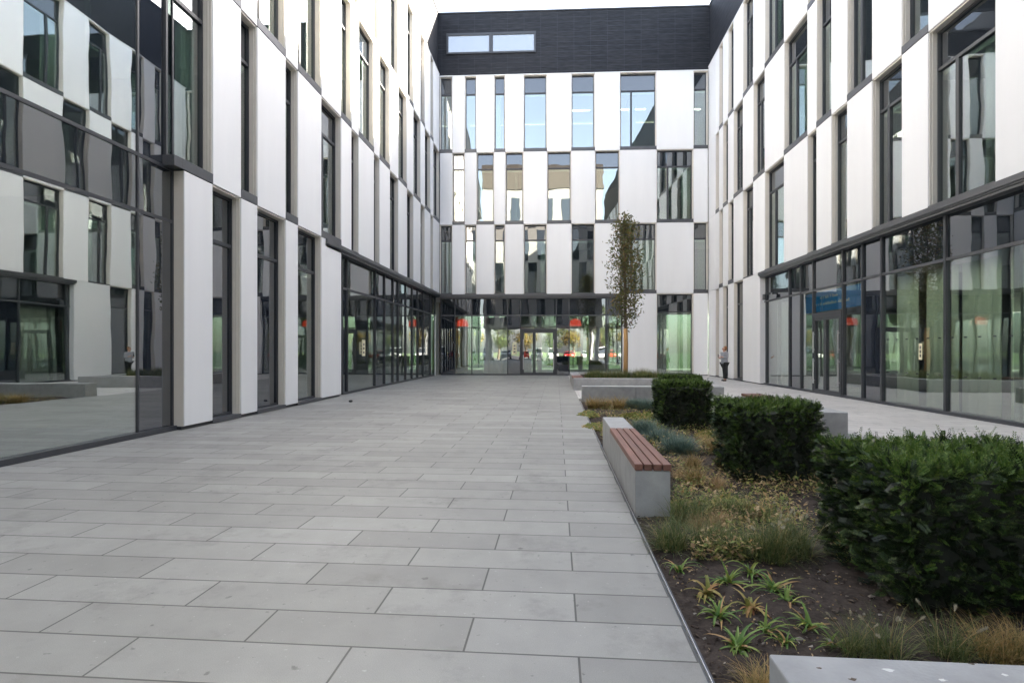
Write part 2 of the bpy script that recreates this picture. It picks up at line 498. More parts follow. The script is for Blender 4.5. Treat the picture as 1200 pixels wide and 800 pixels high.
def shell(fr, root, a0, a1, levels, ztop, deep, core=6.5, openground=None, parts=5.0, pent=-.10):
    """slabs, core wall, partitions, roof and the dark penthouse of a wing"""
    for k, z in enumerate(levels[:-1]):
        mb = MB(); fr.box(mb, a0, a1, -deep, -.31, z - .42, z)
        mb.build('floor_slab', SLAB, root)
    mb = MB(); fr.box(mb, a0, a1, -deep, -.31, levels[-1] - .3, levels[-1] - .002)
    mb.build('roof', SLAB, root)
    mb = MB()
    zs = [0.01] + levels
    for k in range(4):
        if openground and k == 0:
            continue
        fr.box(mb, a0, a1, -core - .2, -core, zs[k], zs[k + 1] - .43)
    mb.build('core_wall', INNER, root)
    mb = MB()
    for k in range(4):
        if openground and k == 0:
            continue
        a = a0 + 2.3 + k * .8
        while a < a1 - 1:
            fr.box(mb, a, a + .12, -core + .01, -.6, zs[k] + .003, zs[k + 1] - .43)
            a += parts + random.uniform(-.8, 1.2)
    if mb.f:
        mb.build('partition_wall', INNER, root)
    mb = MB()
    fr.box(mb, a0, a1, -deep, pent, levels[-1] + .05, ztop)
    po = mb.build('penthouse', CLAD, root)
    mb = MB(); fr.box(mb, a0, a1, -.5, pent + .05, ztop + .002, ztop + .07)
    mb.build('coping', LEDGE, root)
    mb = MB(); fr.box(mb, a0, a1, -.31, .012, levels[-1], levels[-1] + .048)
    mb.build('parapet_trim', RAIL, root)
    return po

ZTOP = 22.3
# ================================================================== LEFT WING
XL = -7.19
LV = [5.03, 9.35, 13.75, 18.5]
frL = Frame((XL, 0.0), (0, 1), (1, 0))
left = thing('office_wing', (XL, 12, 0), 'white and dark checkered office wing left of the court, sun on its upper floors', 'building')
U = [204, 249.5, 282.7, 301.8, 335, 349.3, 376.8, 400, 412, 420.5, 438.3, 445, 457, 467, 477, 484.7, 493, 498, 504.5, 508, 513]
BL = [y_on(u, XL) for u in U]
BL[-1] = 33.2
rc = random.Random(3)
def maybe_curtain(p=.45):
    if rc.random() < p:
        return (rc.uniform(.25, .6), CURT)
    return None
for fl in (1, 2, 3):
    z0, z1 = LV[fl - 1], LV[fl]
    for i in range(len(BL) - 1):
        a0, a1 = BL[i], BL[i + 1]
        iswin = (i % 2 == 0) == (fl != 2)
        if i == len(BL) - 2 and fl != 2:
            iswin = False
        if iswin:
            window(frL, left, a0, a1, z0, z1, cur=maybe_curtain(), side=rc.randint(0, 1), mull=.33 if a1 - a0 > 1.25 and i else None, sill=.05 if fl == 1 and i > 6 else None, near=i > 0)
        else:
            panel(frL, left, a0, a1, z0, z1)
# ground floor: first panel, three tall windows, then shop glazing to the corner
panel(frL, left, y_on(216, XL), BL[1], .07, LV[0])
for i in (1, 3, 5):
    window(frL, left, BL[i], BL[i + 1], .0, LV[0], ground=True, lowdark=(i < 5))
    panel(frL, left, BL[i + 1], BL[i + 2], .07, LV[0])
mb = MB(); frL.box(mb, y_on(216, XL), BL[7], -.30, -.06, .003, .066); mb.build('plinth', DARK, left)
XG = XL - REC
eL = [y_on(u, XG) for u in (400, 406, 439, 450, 460, 466, 475, 482.5, 489, 495.6, 504)] + [33.0]
bays(frL, left, eL, .06, 3.7, LV[0] - .24, dark=(0, 2))
ledge(frL, left, BL[6] + .3, 33.2, LV[0] + .0)
# tall glass box nearest the camera
yE = y_on(203, XG)
eG = [-4.0, -.9, 2.2, 5.4, y_on(161, XG), yE - .03]
for i in range(len(eG) - 1):
    mb = MB()
    nar = 0 if i < 4 else 2
    frL.box(mb, eG[i], eG[i + 1], -REC - .012, -REC, .07, 4.03, nar)
    frL.box(mb, eG[i], eG[i + 1], -REC - .012, -REC, 4.03, 5.03, 1)
    frL.box(mb, eG[i], eG[i + 1], -REC - .012, -REC, 5.03, 8.4, nar)
    frL.box(mb, eG[i], eG[i + 1], -REC - .012, -REC, 8.4, 9.4, 1)
    frL.box(mb, eG[i], eG[i + 1], -REC - .012, -REC, 9.4, 18.5, nar)
    mb.build('glazing_bay', [glass('bay_glass', .47, (.60, .72, .64), wave=.55) if i == 0 else MATS['bay_glass'], SPAN, DGLASS], left)
for a in eG:
    mb = MB(); frL.box(mb, a - .02, a + .02, -REC - .04, -REC + .02, .02, 18.5); mb.build('mullion', DARK, left)
for z in (4.03, 5.03, 8.4, 9.4, 12.8, 13.8):
    mb = MB(); frL.box(mb, eG[0], eG[-1], -REC - .04, -REC + .018, z - .03, z + .03); mb.build('transom', DARK, left)
mb = MB(); frL.box(mb, eG[0], eG[-1], -REC - .1, -REC + .1, .003, .09); mb.build('base_rail', DARK, left)
# small dark cap over the first ground-floor panel, corner return
mb = MB(); frL.box(mb, y_on(216, XL) - .05, BL[1], -.29, .006, LV[0] + .012, LV[0] + .21); mb.build('sill', LEDGE, left)
mb = MB(); frL.box(mb, yE + .04, y_on(216, XL), -.30, -.02, .07, LV[0] - .01); mb.build('reveal', BEIGE, left)
shell(frL, left, -4.0, 33.2, LV, ZTOP, 15.0, core=6.5, openground=True)
for q_ in ((-4, 17.2, -6.7, -6.5, .01, 4.6), (17.0, 17.15, -6.5, -.31, .01, 4.6), (10.0, 10.12, -6.49, -.4, .01, 4.6), (-4.0, -3.9, -14.9, -.32, .01, 18.1), (32.9, 33.1, -14.9, -.5, 5.1, 18.1), (33.0, 33.15, -14.2, -.6, .01, 4.6)):
    mb = MB(); frL.box(mb, *q_); mb.build('inner_wall', INNER, left)
mb = MB()
for a in (19.5, 22.5, 25.5, 28.5, 31.5):
    frL.box(mb, a, a + .25, -14.8, -14.5, .01, 4.6)
frL.box(mb, 17.2, 33, -14.75, -14.6, 2.7, 4.6); frL.box(mb, 17.2, 23.2, -14.45, -14.3, .01, 4.6); frL.box(mb, 29.5, 33, -14.45, -14.3, .01, 4.6)
mb.build('rear_frame', DARK, left)
mb = MB(); frL.box(mb, 17.2, 33, -14.52, -14.50, .01, 4.5); mb.build('rear_pane', TINTD, left)
mb = MB()
frL.box(mb, -4, 33, -14.9, -.36, .004, .012)
mb.build('inner_floor', DARK, left)

# ================================================================== RIGHT WING
XR = 9.12
RV = [5.03, 9.36, 13.9, 18.55]
frR = Frame((XR, 0.0), (0, 1), (-1, 0))
right = thing('office_wing', (XR, 14, 0), 'shaded white and dark checkered office wing right of the court', 'building')
UR = [838.5, 842.5, 847, 853, 859.5, 870.5, 882.5, 896, 918.5, 946, 956.5, 974, 992.5, 1021.7, 1056.5, 1087.5, 1166]
BR = [33.7] + [y_on(u, XR) for u in UR]
step = [1.45, .8, 1.5, 1.1, 1.9, 1.0, .8, 1.5, 1.3, .75, 2.0, 1.1, 1.4, .8]
for st in step:
    BR.append(BR[-1] - st)
for fl in (1, 2, 3):
    z0, z1 = RV[fl - 1], RV[fl]
    for i in range(len(BR) - 1):
        a1, a0 = BR[i], BR[i + 1]
        # i=0 is the strip next to the corner: panel on floors 1 and 3, window from i=1 on floor 2
        iswin = (i % 2 == 0 and i > 0) if fl != 2 else (i % 2 == 1)
        if iswin:
            c = (rc.uniform(.3, .65), CURT) if rc.random() < .5 else None
            window(frR, right, a0, a1, z0, z1, cur=c, side=rc.randint(0, 1), mull=.66 if a1 - a0 > 1.25 else None, sill=.05 if fl == 1 and i > 5 else None)
        else:
            panel(frR, right, a0, a1, z0, z1)
yS = y_on(890.5, XR)
for i in range(6):
    a1, a0 = BR[i], max(BR[i + 1], yS)
    if i % 2 == 1:
        window(frR, right, a0, a1, 0, RV[0], ground=True, lowdark=True)
    else:
        panel(frR, right, a0, a1, .05, RV[0])
panel(frR, right, yS, BR[6], .05, RV[0])
mb = MB(); frR.box(mb, yS, 33.7, -.30, -.06, .003, .046); mb.build('plinth', DARK, right)
XRG = XR + REC
eR = [y_on(u, XRG) for u in (890.5, 899, 926, 939.5, 954, 989, 1012, 1034.5, 1109.5)]
while eR[-1] > -4:
    eR.append(eR[-1] - 2.95)
eR = eR[::-1]
nb = len(eR) - 1
# indices counted from the far end
idx = lambda k: nb - 1 - k
bays(frR, right, eR, .06, 3.72, RV[0] - .24, dark=(idx(0), idx(2), idx(6)), door=idx(4), wide=.075)
double_door(frR, right, eR[idx(4)], eR[idx(4) + 1], 2.84, split=.56)
ledge(frR, right, eR[0], yS + .1, RV[0])
# safety dashes stuck on the big panes
for k in (7, 8, 9):
    a0, a1 = eR[idx(k)], eR[idx(k) + 1]
    mb = MB()
    a = a0 + .2
    while a < a1 - .15:
        for z in (1.83, .92):
            frR.box(mb, a, a + .09, -REC + .001, -REC + .004, z, z + .03)
        a += .42
    mb.build('safety_marking', DARK, right)
shell(frR, right, eR[0], 33.75, RV, ZTOP, 15.0, core=7.0, openground=True)
for q_ in ((eR[0], 33.5, -7.2, -7.0, .01, 4.6), (33.3, 33.45, -6.99, -.6, .01, 4.6), (eR[0], eR[0] + .1, -14.9, -.4, .01, 18.1)) + tuple((a, a + .14, -6.99, -.5, .01, 4.6) for a in (12.2, y_on(926, XRG), 24.5)):
    mb = MB(); frR.box(mb, *q_); mb.build('inner_wall', INNER, right)
mb = MB(); frR.box(mb, eR[0], 33.5, -14.9, -.36, .004, .012); mb.build('inner_floor', INNER, right)
curtain(frR, right, y_on(924, XRG), y_on(901, XRG), .08, 3.6, CURT, depth=-.6)
for k in (7, 8, 9):
    a0, a1 = eR[idx(k)], eR[idx(k) + 1]
    curtain(frR, right, a0 + .1, a0 + (a1 - a0) * .50, .08, 3.62, CURTG, depth=-.55, amp=.04, lam=.30)
    curtain(frR, right, a0 + (a1 - a0) * .58, a1 - .1, .08, 3.62, CURTG, depth=-.55, amp=.04, lam=.30)

# ================================================================== BACK WING
PLc, PRc = (XL, 33.2), (XR, 33.75)
LB = math.hypot(PRc[0] - PLc[0], PRc[1] - PLc[1])
dB = ((PRc[0] - PLc[0]) / LB, (PRc[1] - PLc[1]) / LB)
frB = Frame(PLc, dB, (dB[1], -dB[0]))
BV = [4.97, 9.25, 13.68, 18.38]
back = thing('office_wing', (1, 33.5, 0), 'white checkered office wing closing the far end, with a glass entrance', 'building')
UB = [514, 530, 544.5, 558.3, 579, 592, 613.5, 641, 669.5, 697.3, 726.5, 769.5, 812.8, 832]
BB = [on_line(u, PLc, PRc) for u in UB]
BB[0] = 0.02; BB[-1] = LB - .02
for fl in (1, 2, 3):
    z0, z1 = BV[fl - 1], BV[fl]
    for i in range(len(BB) - 1):
        a0, a1 = BB[i], BB[i + 1]
        if (i % 2 == 0) == (fl != 2):
            window(frB, back, a0, a1, z0, z1, cur=maybe_curtain(.5 if fl < 3 else .15), side=rc.randint(0, 1), mull=.32 if a1 - a0 > 1.6 else None, sill=.05 if fl == 1 and i < 10 else None)
        else:
            panel(frB, back, a0, a1, z0, z1)
pB = ((PLc[0] - frB.n[0] * REC, PLc[1] - frB.n[1] * REC), (PRc[0] - frB.n[0] * REC, PRc[1] - frB.n[1] * REC))
eB = [.06] + [on_line(u, *pB) for u in (533, 553, 595, 610, 652, 667, 710, 728.5)]
bays(frB, back, eB, .06, 3.68, BV[0] - .26, dark=(0, 3, 5), door=4)
double_door(frB, back, eB[4], eB[5], 2.84, split=.38)
ledge(frB, back, 0.05, BB[10] + .1, BV[0], h=.26)
panel(frB, back, eB[-1] + .03, BB[11], .05, BV[0])
window(frB, back, BB[11], BB[12], 0, BV[0], ground=True, mull=None, cur=(.3, CURT))
panel(frB, back, BB[12], LB - .02, .05, BV[0])
mb = MB(); frB.box(mb, eB[-1], LB - .02, -.30, -.06, .003, .046); mb.build('plinth', DARK, back)
shell(frB, back, -14.5, LB + 14.5, BV, ZTOP, 13.0, core=6.5, openground=True)
# penthouse strip window
zc = lambda v: EYE + (HZ - v) / 19.15
w0, w1 = on_line(523, PLc, PRc), on_line(628, PLc, PRc)
mb = MB(); wm = (w0 + w1) / 2
frB.box(mb, w0 + .12, wm - .12, -.085, -.075, zc(59), zc(39.5)); frB.box(mb, wm + .12, w1 - .12, -.085, -.075, zc(59), zc(39.5))
sw = mb.build('window', glass('sky_glass', .30, None, opaque=(.16, .18, .19), wave=.3), back)
mb = MB()
frB.box(mb, w0, w1, -.099, -.03, zc(39.5), zc(36.5)); frB.box(mb, w0, w1, -.099, -.03, zc(61), zc(59))
for (p, q) in ((w0, w0 + .12), (wm - .12, wm + .12), (w1 - .12, w1)):
    frB.box(mb, p, q, -.099, -.032, zc(59), zc(39.5))
mb.build('frame', DARK, sw)
# lobby
mb = MB(); frB.box(mb, -14.5, LB + 14.5, -12.9, -.36, .004, .012); mb.build('inner_floor', INNER, back)
mb = MB()
for a in range(1, 17, 2):
    frB.box(mb, a, a + .07, -12.8, -12.7, .01, 4.5)
frB.box(mb, 0, 16, -12.8, -12.7, 3.4, 3.5)
mb.build('rear_frame', DARK, back)
mb = MB(); frB.box(mb, -14, LB + 14, -12.66, -12.64, .01, 4.5); mb.build('rear_pane', TINT, back)
mb = MB()
for (a, n) in ((2.6, -3.2), (3.3, -3.2), (4.0, -3.2), (6.2, -7), (9.2, -7), (12.5, -5)):
    mb.tube([frB.P(a, n, .012), frB.P(a, n, 4.54)], [.17, .17], 16)
mb.build('column', WHITE, back, smooth=False)
for q_ in ((-.3, -.1, -12.7, -.5, .01, 4.5), (13.4, 13.6, -12.7, -.5, .01, 4.5), (4.3, 5.6, -9.2, -9.0, .01, 4.5), (9.9, 11.4, -8.2, -8.0, .01, 4.5)):
    mb = MB(); frB.box(mb, *q_); mb.build('inner_wall', INNER, back)
curtain(frB, back, 2.9, 4.3, .05, 3.6, CURT, depth=-1.1, amp=.07, lam=.35)
mb = MB(); frB.box(mb, .9, 1.0, -6, -.6, .012, 3.6); mb.build('wood_panelling', INWOOD, back)

# ================================================================== GROUND
mb = MB(); mb.add([(-300, -300, -.12), (300, -300, -.12), (300, 300, -.12), (-300, 300, -.12)], [(0, 1, 2, 3)])
structure(mb.build('ground', GROUND))
EX = 0.705                                  # edge between paving and bed
BX1 = 5.08
mb = MB(); mb.box((-22.5, -14, -.118), (EX, 46.5, 0)); structure(mb.build('paving', PAVE))
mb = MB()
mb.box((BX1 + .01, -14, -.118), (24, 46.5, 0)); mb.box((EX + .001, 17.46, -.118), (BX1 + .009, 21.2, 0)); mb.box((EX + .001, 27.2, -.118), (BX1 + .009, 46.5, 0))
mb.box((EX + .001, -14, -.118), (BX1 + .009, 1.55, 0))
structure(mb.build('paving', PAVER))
mb = MB(); mb.box((-120, -70, -.119), (120, -14.01, -.03)); mb.box((-120, -14.005, -.119), (-22.51, 60, -.03))
structure(mb.build('road', ASPH))
# bed edging: a steel angle, its top 12 mm proud, and the dark joint beside it
ed_ = thing('bed_edging', (EX, 9, 0), 'thin steel edging strip between grey paving and the planting bed', 'edging')
mb = MB(); mb.box((EX + .018, 2.08, -.08), (EX + .022, 16.97, .003)); mb.build('lip', STEEL, ed_)
mb = MB(); mb.box((EX + .001, 2.08, -.08), (EX + .0175, 16.97, -.012)); mb.box((EX + .0225, 2.08, -.08), (EX + .05, 16.97, -.035)); mb.build('joint', DARK, ed_)

def soil(name, x0, x1, y0, y1, z, st=.07, amp=.03):
    mb = MB(); nx, ny = int((x1 - x0) / st), int((y1 - y0) / st)
    vs = []
    for j in range(ny + 1):
        for i in range(nx + 1):
            x, y = x0 + (x1 - x0) * i / nx, y0 + (y1 - y0) * j / ny
            e = min(i, nx - i) / 4
            h = mnoise.noise((x * 3, y * 3, 0)) * amp + mnoise.noise((x * 11, y * 11, 3)) * amp * .5
            vs.append((x, y, z + h * min(1, e + .2) + .02 * min(1, e)))
    fs = [(j * (nx + 1) + i, j * (nx + 1) + i + 1, (j + 1) * (nx + 1) + i + 1, (j + 1) * (nx + 1) + i) for j in range(ny) for i in range(nx)]
    mb.add(vs, fs)
    return structure(mb.build(name, SOIL, smooth=True, recalc=False))
soil('soil', EX + .03, BX1, 1.9, 17.1, -.05)
ch = MB()
for k in range(14000):
    y = 2.0 + 11 * random.random() ** 1.6
    x = random.uniform(EX + .06, 3.2 if y < 8 else 4.8)
    sz = random.uniform(.004, .014) * (1 + (random.random() < .06) * 1.3)
    M = Matrix.Translation((x, y, -.035 + random.uniform(-.008, .014))) @ Matrix.Rotation(random.uniform(0, 6.28), 4, 'Z') @ Matrix.Rotation(random.uniform(-.9, .9), 4, 'X')
    ch.add([M @ Vector(p) for p in ((-sz, -sz * .5, 0), (sz, -sz * .45, .002), (sz * .9, sz * .5, 0), (-sz * .8, sz * .4, .003), (0, 0, sz * .6))],
           [(0, 1, 4), (1, 2, 4), (2, 3, 4), (3, 0, 4)])
tag(ch.build('bark_mulch', CHIP, recalc=False), 'dark bark and gravel chips scattered over the bed soil', 'mulch', kind='stuff')

# ================================================================== CONCRETE, BENCHES
def block(mb, a, b):
    mb.box(a, b)
WH = .44
def wall(name, x0, x1, y0, y1, h, label, cat='wall', joints=()):
    mb = MB(); e = [x0] + list(joints) + [x1]
    for i in range(len(e) - 1):
        mb.box((e[i] + (.004 if i else 0), y0, -.1), (e[i + 1] - (.004 if i < len(e) - 2 else 0), y1, h))
    o = mb.build(name, CONC, loc=((x0 + x1) / 2, (y0 + y1) / 2, 0)); bevel(o, .008, 2)
    return tag(o, label, cat, 'low concrete walls of the planting beds')
wall('low_wall', .79, 5.06, 16.98, 17.44, .43, 'low grey concrete wall at the far end of the long bed, just behind the square hedges', joints=(2.43,))
wall('low_wall', .66, 5.06, 21.25, 21.7, .45, 'farthest low concrete wall, at the front of the raised bed with the young tree')
wall('low_wall', .775, 4.9, 1.56, 2.07, .44, 'pale concrete wall top in the bottom right corner, nearest of the low walls')

nw = [o for o in COL.objects if o.name.startswith('low_wall')][-1]
MARK = mat('bird_mark', (.70, .70, .66), .8); LEAFBR = mat('dead_leaf', (.10, .075, .05), .8)
for k, (u_, v_, r_, m_) in enumerate(((1041, 784, .017, 'w'), (1000, 795, .014, 'd'), (1105, 796, .013, 'w'), (1139, 777, .010, 'd'), (1178, 790, .012, 'w'), (960, 782, .008, 'd'))):
    gx, gy = gnd(u_, v_, .441); rr = random.Random(k); mb = MB()
    n_ = 11; rim = [(gx + r_ * (1 + rr.uniform(-.45, .45)) * math.cos(6.283 * i / n_), gy + .55 * r_ * (1 + rr.uniform(-.45, .45)) * math.sin(6.283 * i / n_), .4405) for i in range(n_)]
    mb.add(rim + [(gx, gy, .4425)], [(i, (i + 1) % n_, n_) for i in range(n_)])
    MB.build(mb, 'dropping' if m_ == 'w' else 'dirt_spot', MARK if m_ == 'w' else LEAFBR, nw)
def bench(x0, x1, yw0, yw1, yc0, yc1, h, label, loc):
    b = thing('bench', loc, label, 'bench', 'concrete benches with timber slats at the bed edges')
    mb = MB()
    ya, yb = min(yw0, yc0), max(yw1, yc1)
    mb.box((x0, yc0, -.1), (x1, yc1, h))
    if yc0 >= yw1 - .001: mb.box((x0, yw0, -.1), (x1, yc0 - .001, h - .062))
    else: mb.box((x0, yc1 + .001, -.1), (x1, yw1, h - .062))
    bevel(mb.build('base', CONC, b), .008, 2)
    n = 4; g = .014; wd = (x1 - x0 + .012 - g * (n - 1)) / n
    for i in range(n):
        mb = MB(); a = x0 - .006 + i * (wd + g)
        mb.box((a, yw0 - .012, h - .058), (a + wd, yw1 - .006, h + .004))
        bevel(mb.build('slat', TIMBER, b), .006, 2)
    return b
bench(.752, 1.082, 5.30, 7.72, 7.72, 8.98, .46, 'concrete bench with reddish timber slats beside the grey paving, nearest bench', (.9, 7, 0))
bx, by = gnd(965, 483, .46)
bench(4.64, 5.07, by + 1.0, by + 4.2, by, by + 1.0, .46, 'concrete bench on the far bed edge, blank end showing between two hedges', (4.85, by + 2, 0))
bench(.66, 1.06, 21.72, 23.6, 23.6, 25.0, .47, 'small far bench with timber top behind the left end of the farthest low wall', (.85, 23, 0))
mb = MB()
for (a, b_) in (((4.64, 21.71, -.1), (5.06, 27.2, .45)), ((.66, 26.8, -.1), (4.63, 27.2, .45)), ((.66, 25.01, -.1), (1.05, 26.79, .45))):
    mb.box(a, b_)
o = mb.build('low_wall', CONC, loc=(3, 26.8, 0))
tag(o, 'concrete rim along the back and right of the raised bed around the young tree', 'wall', 'low concrete walls of the planting beds')
mb = MB(); mb.add([(1.04, 21.7, .34), (4.66, 21.7, .34), (4.66, 26.9, .36), (1.04, 26.9, .36)], [(0, 1, 2, 3)])
structure(mb.build('soil', SOIL))

# ================================================================== PLANTS
def blade(mb, base, az, L, lean, droop, w, seg=4, fold=0.0, mi=0, rnd=random):
    """curved tapering strip; lean = start angle from vertical, droop = extra bend to the tip"""
    d = Vector((math.cos(az), math.sin(az), 0)); sd = Vector((-math.sin(az), math.cos(az), 0))
    p = Vector(base); vs = []
    for i in range(seg + 1):
        t = i / seg
        ww = w * (1 - t) ** .7 * (1 if i else .7) if i < seg else 0
        if i == seg:
            vs.append(p.copy())
        else:
            if fold:
                vs += [p - sd * ww + Vector((0, 0, ww * fold)), p.copy(), p + sd * ww + Vector((0, 0, ww * fold))]
            else:
                vs += [p - sd * ww, p + sd * ww]
        ang = lean + droop * (t + .5 / seg) ** 1.3
        p = p + (d * math.sin(ang) + Vector((0, 0, math.cos(ang)))) * (L / seg)
    fs = []
    k = 3 if fold else 2
    for i in range(seg - 1):
        for c in range(k - 1):
            a = i * k + c
            fs.append((a, a + 1, a + k + 1, a + k))
    a = (seg - 1) * k
    for c in range(k - 1):
        fs.append((a + c, a + c + 1, seg * k))
    mb.add(vs, fs, mi)

def grass_mesh(n, L, spread, droop, w, rad, plumes=0, seed=0, seg=4):
    r = random.Random(seed); mb = MB()
    for i in range(n):
        az = r.uniform(0, 6.283); q = rad * math.sqrt(r.random()); a2 = r.uniform(0, 6.283)
        blade(mb, (q * math.cos(a2), q * math.sin(a2), -.02), az + r.uniform(-.3, .3), L * r.uniform(.55, 1.15), abs(r.gauss(0, spread)), droop * r.uniform(.4, 1.3), w * r.uniform(.7, 1.2), seg)
    return mb

def plume_mesh(n, L, seed=0):
    r = random.Random(seed); mb = MB()
    for i in range(n):
        az = r.uniform(0, 6.283); ln = r.uniform(.25, .75)
        d = Vector((math.cos(az) * math.sin(ln), math.sin(az) * math.sin(ln), math.cos(ln)))
        l = L * r.uniform(.85, 1.25)
        p0 = Vector((0, 0, 0)); p1 = d * l
        mb.tube([p0, p1 * .6 + Vector((0, 0, .02)), p1], [.0014, .0012, .001], 4, 1)
        e = (d + Vector((math.cos(az), math.sin(az), -.3)) * .25).normalized()
        ll = r.uniform(.035, .055)
        for k in range(150):
            t = r.random(); c = p1 + e * (t * ll); rr = .014 * math.sin(math.pi * (t * .85 + .12))
            v = Vector((r.gauss(0, 1), r.gauss(0, 1), r.gauss(0, 1))).normalized()
            s_ = v.cross(e).normalized() * .0018
            tip = c + (v * .8 + e * .7) * rr * 1.5
            mb.add([c - s_, c + s_, tip], [(0, 1, 2)], 0)
    return mb

def lily_mesh(n, L, w, seed, droop=1.3):
    r = random.Random(seed); mb = MB()
    for i in range(n):
        az = r.uniform(0, 6.283)
        blade(mb, (r.gauss(0, .012), r.gauss(0, .012), -.02), az, L * r.uniform(.4, 1.2), r.uniform(.1, .7) + .35 * (i > n * .5), droop * r.uniform(.4, 1.7), w * r.uniform(.55, 1.15), 6, fold=.55)
    return mb

def weed_mesh(n, rad, h, seed):
    r = random.Random(seed); mb = MB()
    for i in range(n):
        q = rad * math.sqrt(r.random()); a = r.uniform(0, 6.283)
        z = h * r.random() * (1 - (q / rad) ** 2 * .7)
        c = Vector((q * math.cos(a), q * math.sin(a), z))
        t = Vector((r.gauss(0, 1), r.gauss(0, 1), r.gauss(.5, .5))).normalized(); s_ = t.orthogonal().normalized()
        l = r.uniform(.018, .045); w_ = l * .35
        mb.add([c - t * l, c + s_ * w_, c + t * l, c - s_ * w_], [(0, 1, 2, 3)], 0)
    for i in range(n // 6):
        q = rad * math.sqrt(r.random()) * .8; a = r.uniform(0, 6.283)
        blade(mb, (q * math.cos(a), q * math.sin(a), -.02), r.uniform(0, 6.28), h * r.uniform(.7, 1.4), r.uniform(.1, .8), r.uniform(.2, 1), .003, 3)
    return mb

PROTO = {}
def plant(kind, name, cat, u, v, sc, label, group, z=-.03, yv=None):
    if kind.startswith('lily'):
        q_ = len(KINDS); L_ = random.uniform(.19, .26)
        KINDS['lily%d' % (q_ + 20)] = [(lily_mesh(random.randint(13, 26), L_, random.uniform(.012, .020), q_, random.uniform(1.2, 2.1)), LILYB if kind == 'lilyb' else LILY)]
        kind = 'lily%d' % (q_ + 20)
    if kind.startswith('fesc'): sc = (sc * 1.35, sc * 1.25, sc * .86)
    elif kind.startswith('lily'): sc = (sc * .9, sc * .9, sc * random.uniform(.62, .9))
    elif kind.startswith(('green', 'gold')): sc = (sc * 1.15, sc * 1.15, sc * random.uniform(.8, 1.0))
    else: sc = (sc,) * 3
    x, y = gnd(u, v, z) if yv is None else (u, v)
    x += 0
    rz = random.uniform(0, 6.28)
    if kind not in PROTO:
        spec = KINDS[kind]
        if len(spec) == 1:
            mb, m = spec[0]
            o = mb.build(name, m, recalc=False)
            o.location = (x, y, z)
        else:
            o = thing(name, (0, 0, 0), None, None)
            for (nm, mb, m) in spec:
                mb.build(nm, m, o, recalc=False)
            o.location = (x, y, z)
        o.rotation_euler = (0, 0, rz); o.scale = sc
        tag(o, label, cat, group)
        PROTO[kind] = o
        return o
    return dup(PROTO[kind], (x, y, z), rz, sc, label, group)

KINDS = {
    'lily1': [(lily_mesh(20, .23, .019, 1, 1.5), LILY)], 'lily2': [(lily_mesh(24, .22, .018, 2, 1.7), LILY)], 'lily3': [(lily_mesh(18, .25, .022, 3, 1.5), LILY)],
    'lilyb': [(lily_mesh(24, .22, .018, 4, 2.1), LILYB)],
    'green1': [(grass_mesh(420, .36, .62, 1.3, .0024, .11, seed=5), GREENG)], 'green2': [(grass_mesh(460, .36, .66, 1.2, .0024, .13, seed=6), GREENG)],
    'penn1': [('blades', grass_mesh(480, .40, .52, 1.3, .0023, .11, seed=7), GREENG), ('plumes', plume_mesh(6, .27, 7), [PLUME, GOLDG])],
    'penn2': [('blades', grass_mesh(300, .36, .6, 1.35, .0021, .10, seed=8), GREENG), ('plumes', plume_mesh(4, .24, 8), [PLUME, GOLDG])],
    'gold1': [(grass_mesh(420, .34, .45, 1.2, .0024, .08, seed=9), GOLDG)], 'gold2': [(grass_mesh(380, .30, .5, 1.3, .0024, .09, seed=10), GOLDG)],
    'tan': [(grass_mesh(420, .24, .5, 1.2, .002, .07, seed=11), TANG)],
    'fesc1': [(grass_mesh(1500, .30, .62, .7, .0022, .12, seed=12, seg=3), FESC)], 'fesc2': [(grass_mesh(1300, .28, .66, .8, .0022, .13, seed=13, seg=3), FESC)],
    'weed1': [(weed_mesh(420, .24, .10, 14), WEED)], 'weed2': [(weed_mesh(380, .22, .13, 15), WEED)],
    'pale': [(weed_mesh(700, .30, .34, 16), PALEF)],
    'lawn': [(grass_mesh(900, .42, .5, .7, .004, .30, seed=17, seg=3), GREENG)],
}
GD, GG, GF, GW, GO, GT = ('daylilies in the front of the bed', 'green grass clumps in the bed', 'blue fescue mounds in the bed', 'low weeds in the bed', 'golden grass clumps in the bed', 'dry tan grass tufts in the bed')
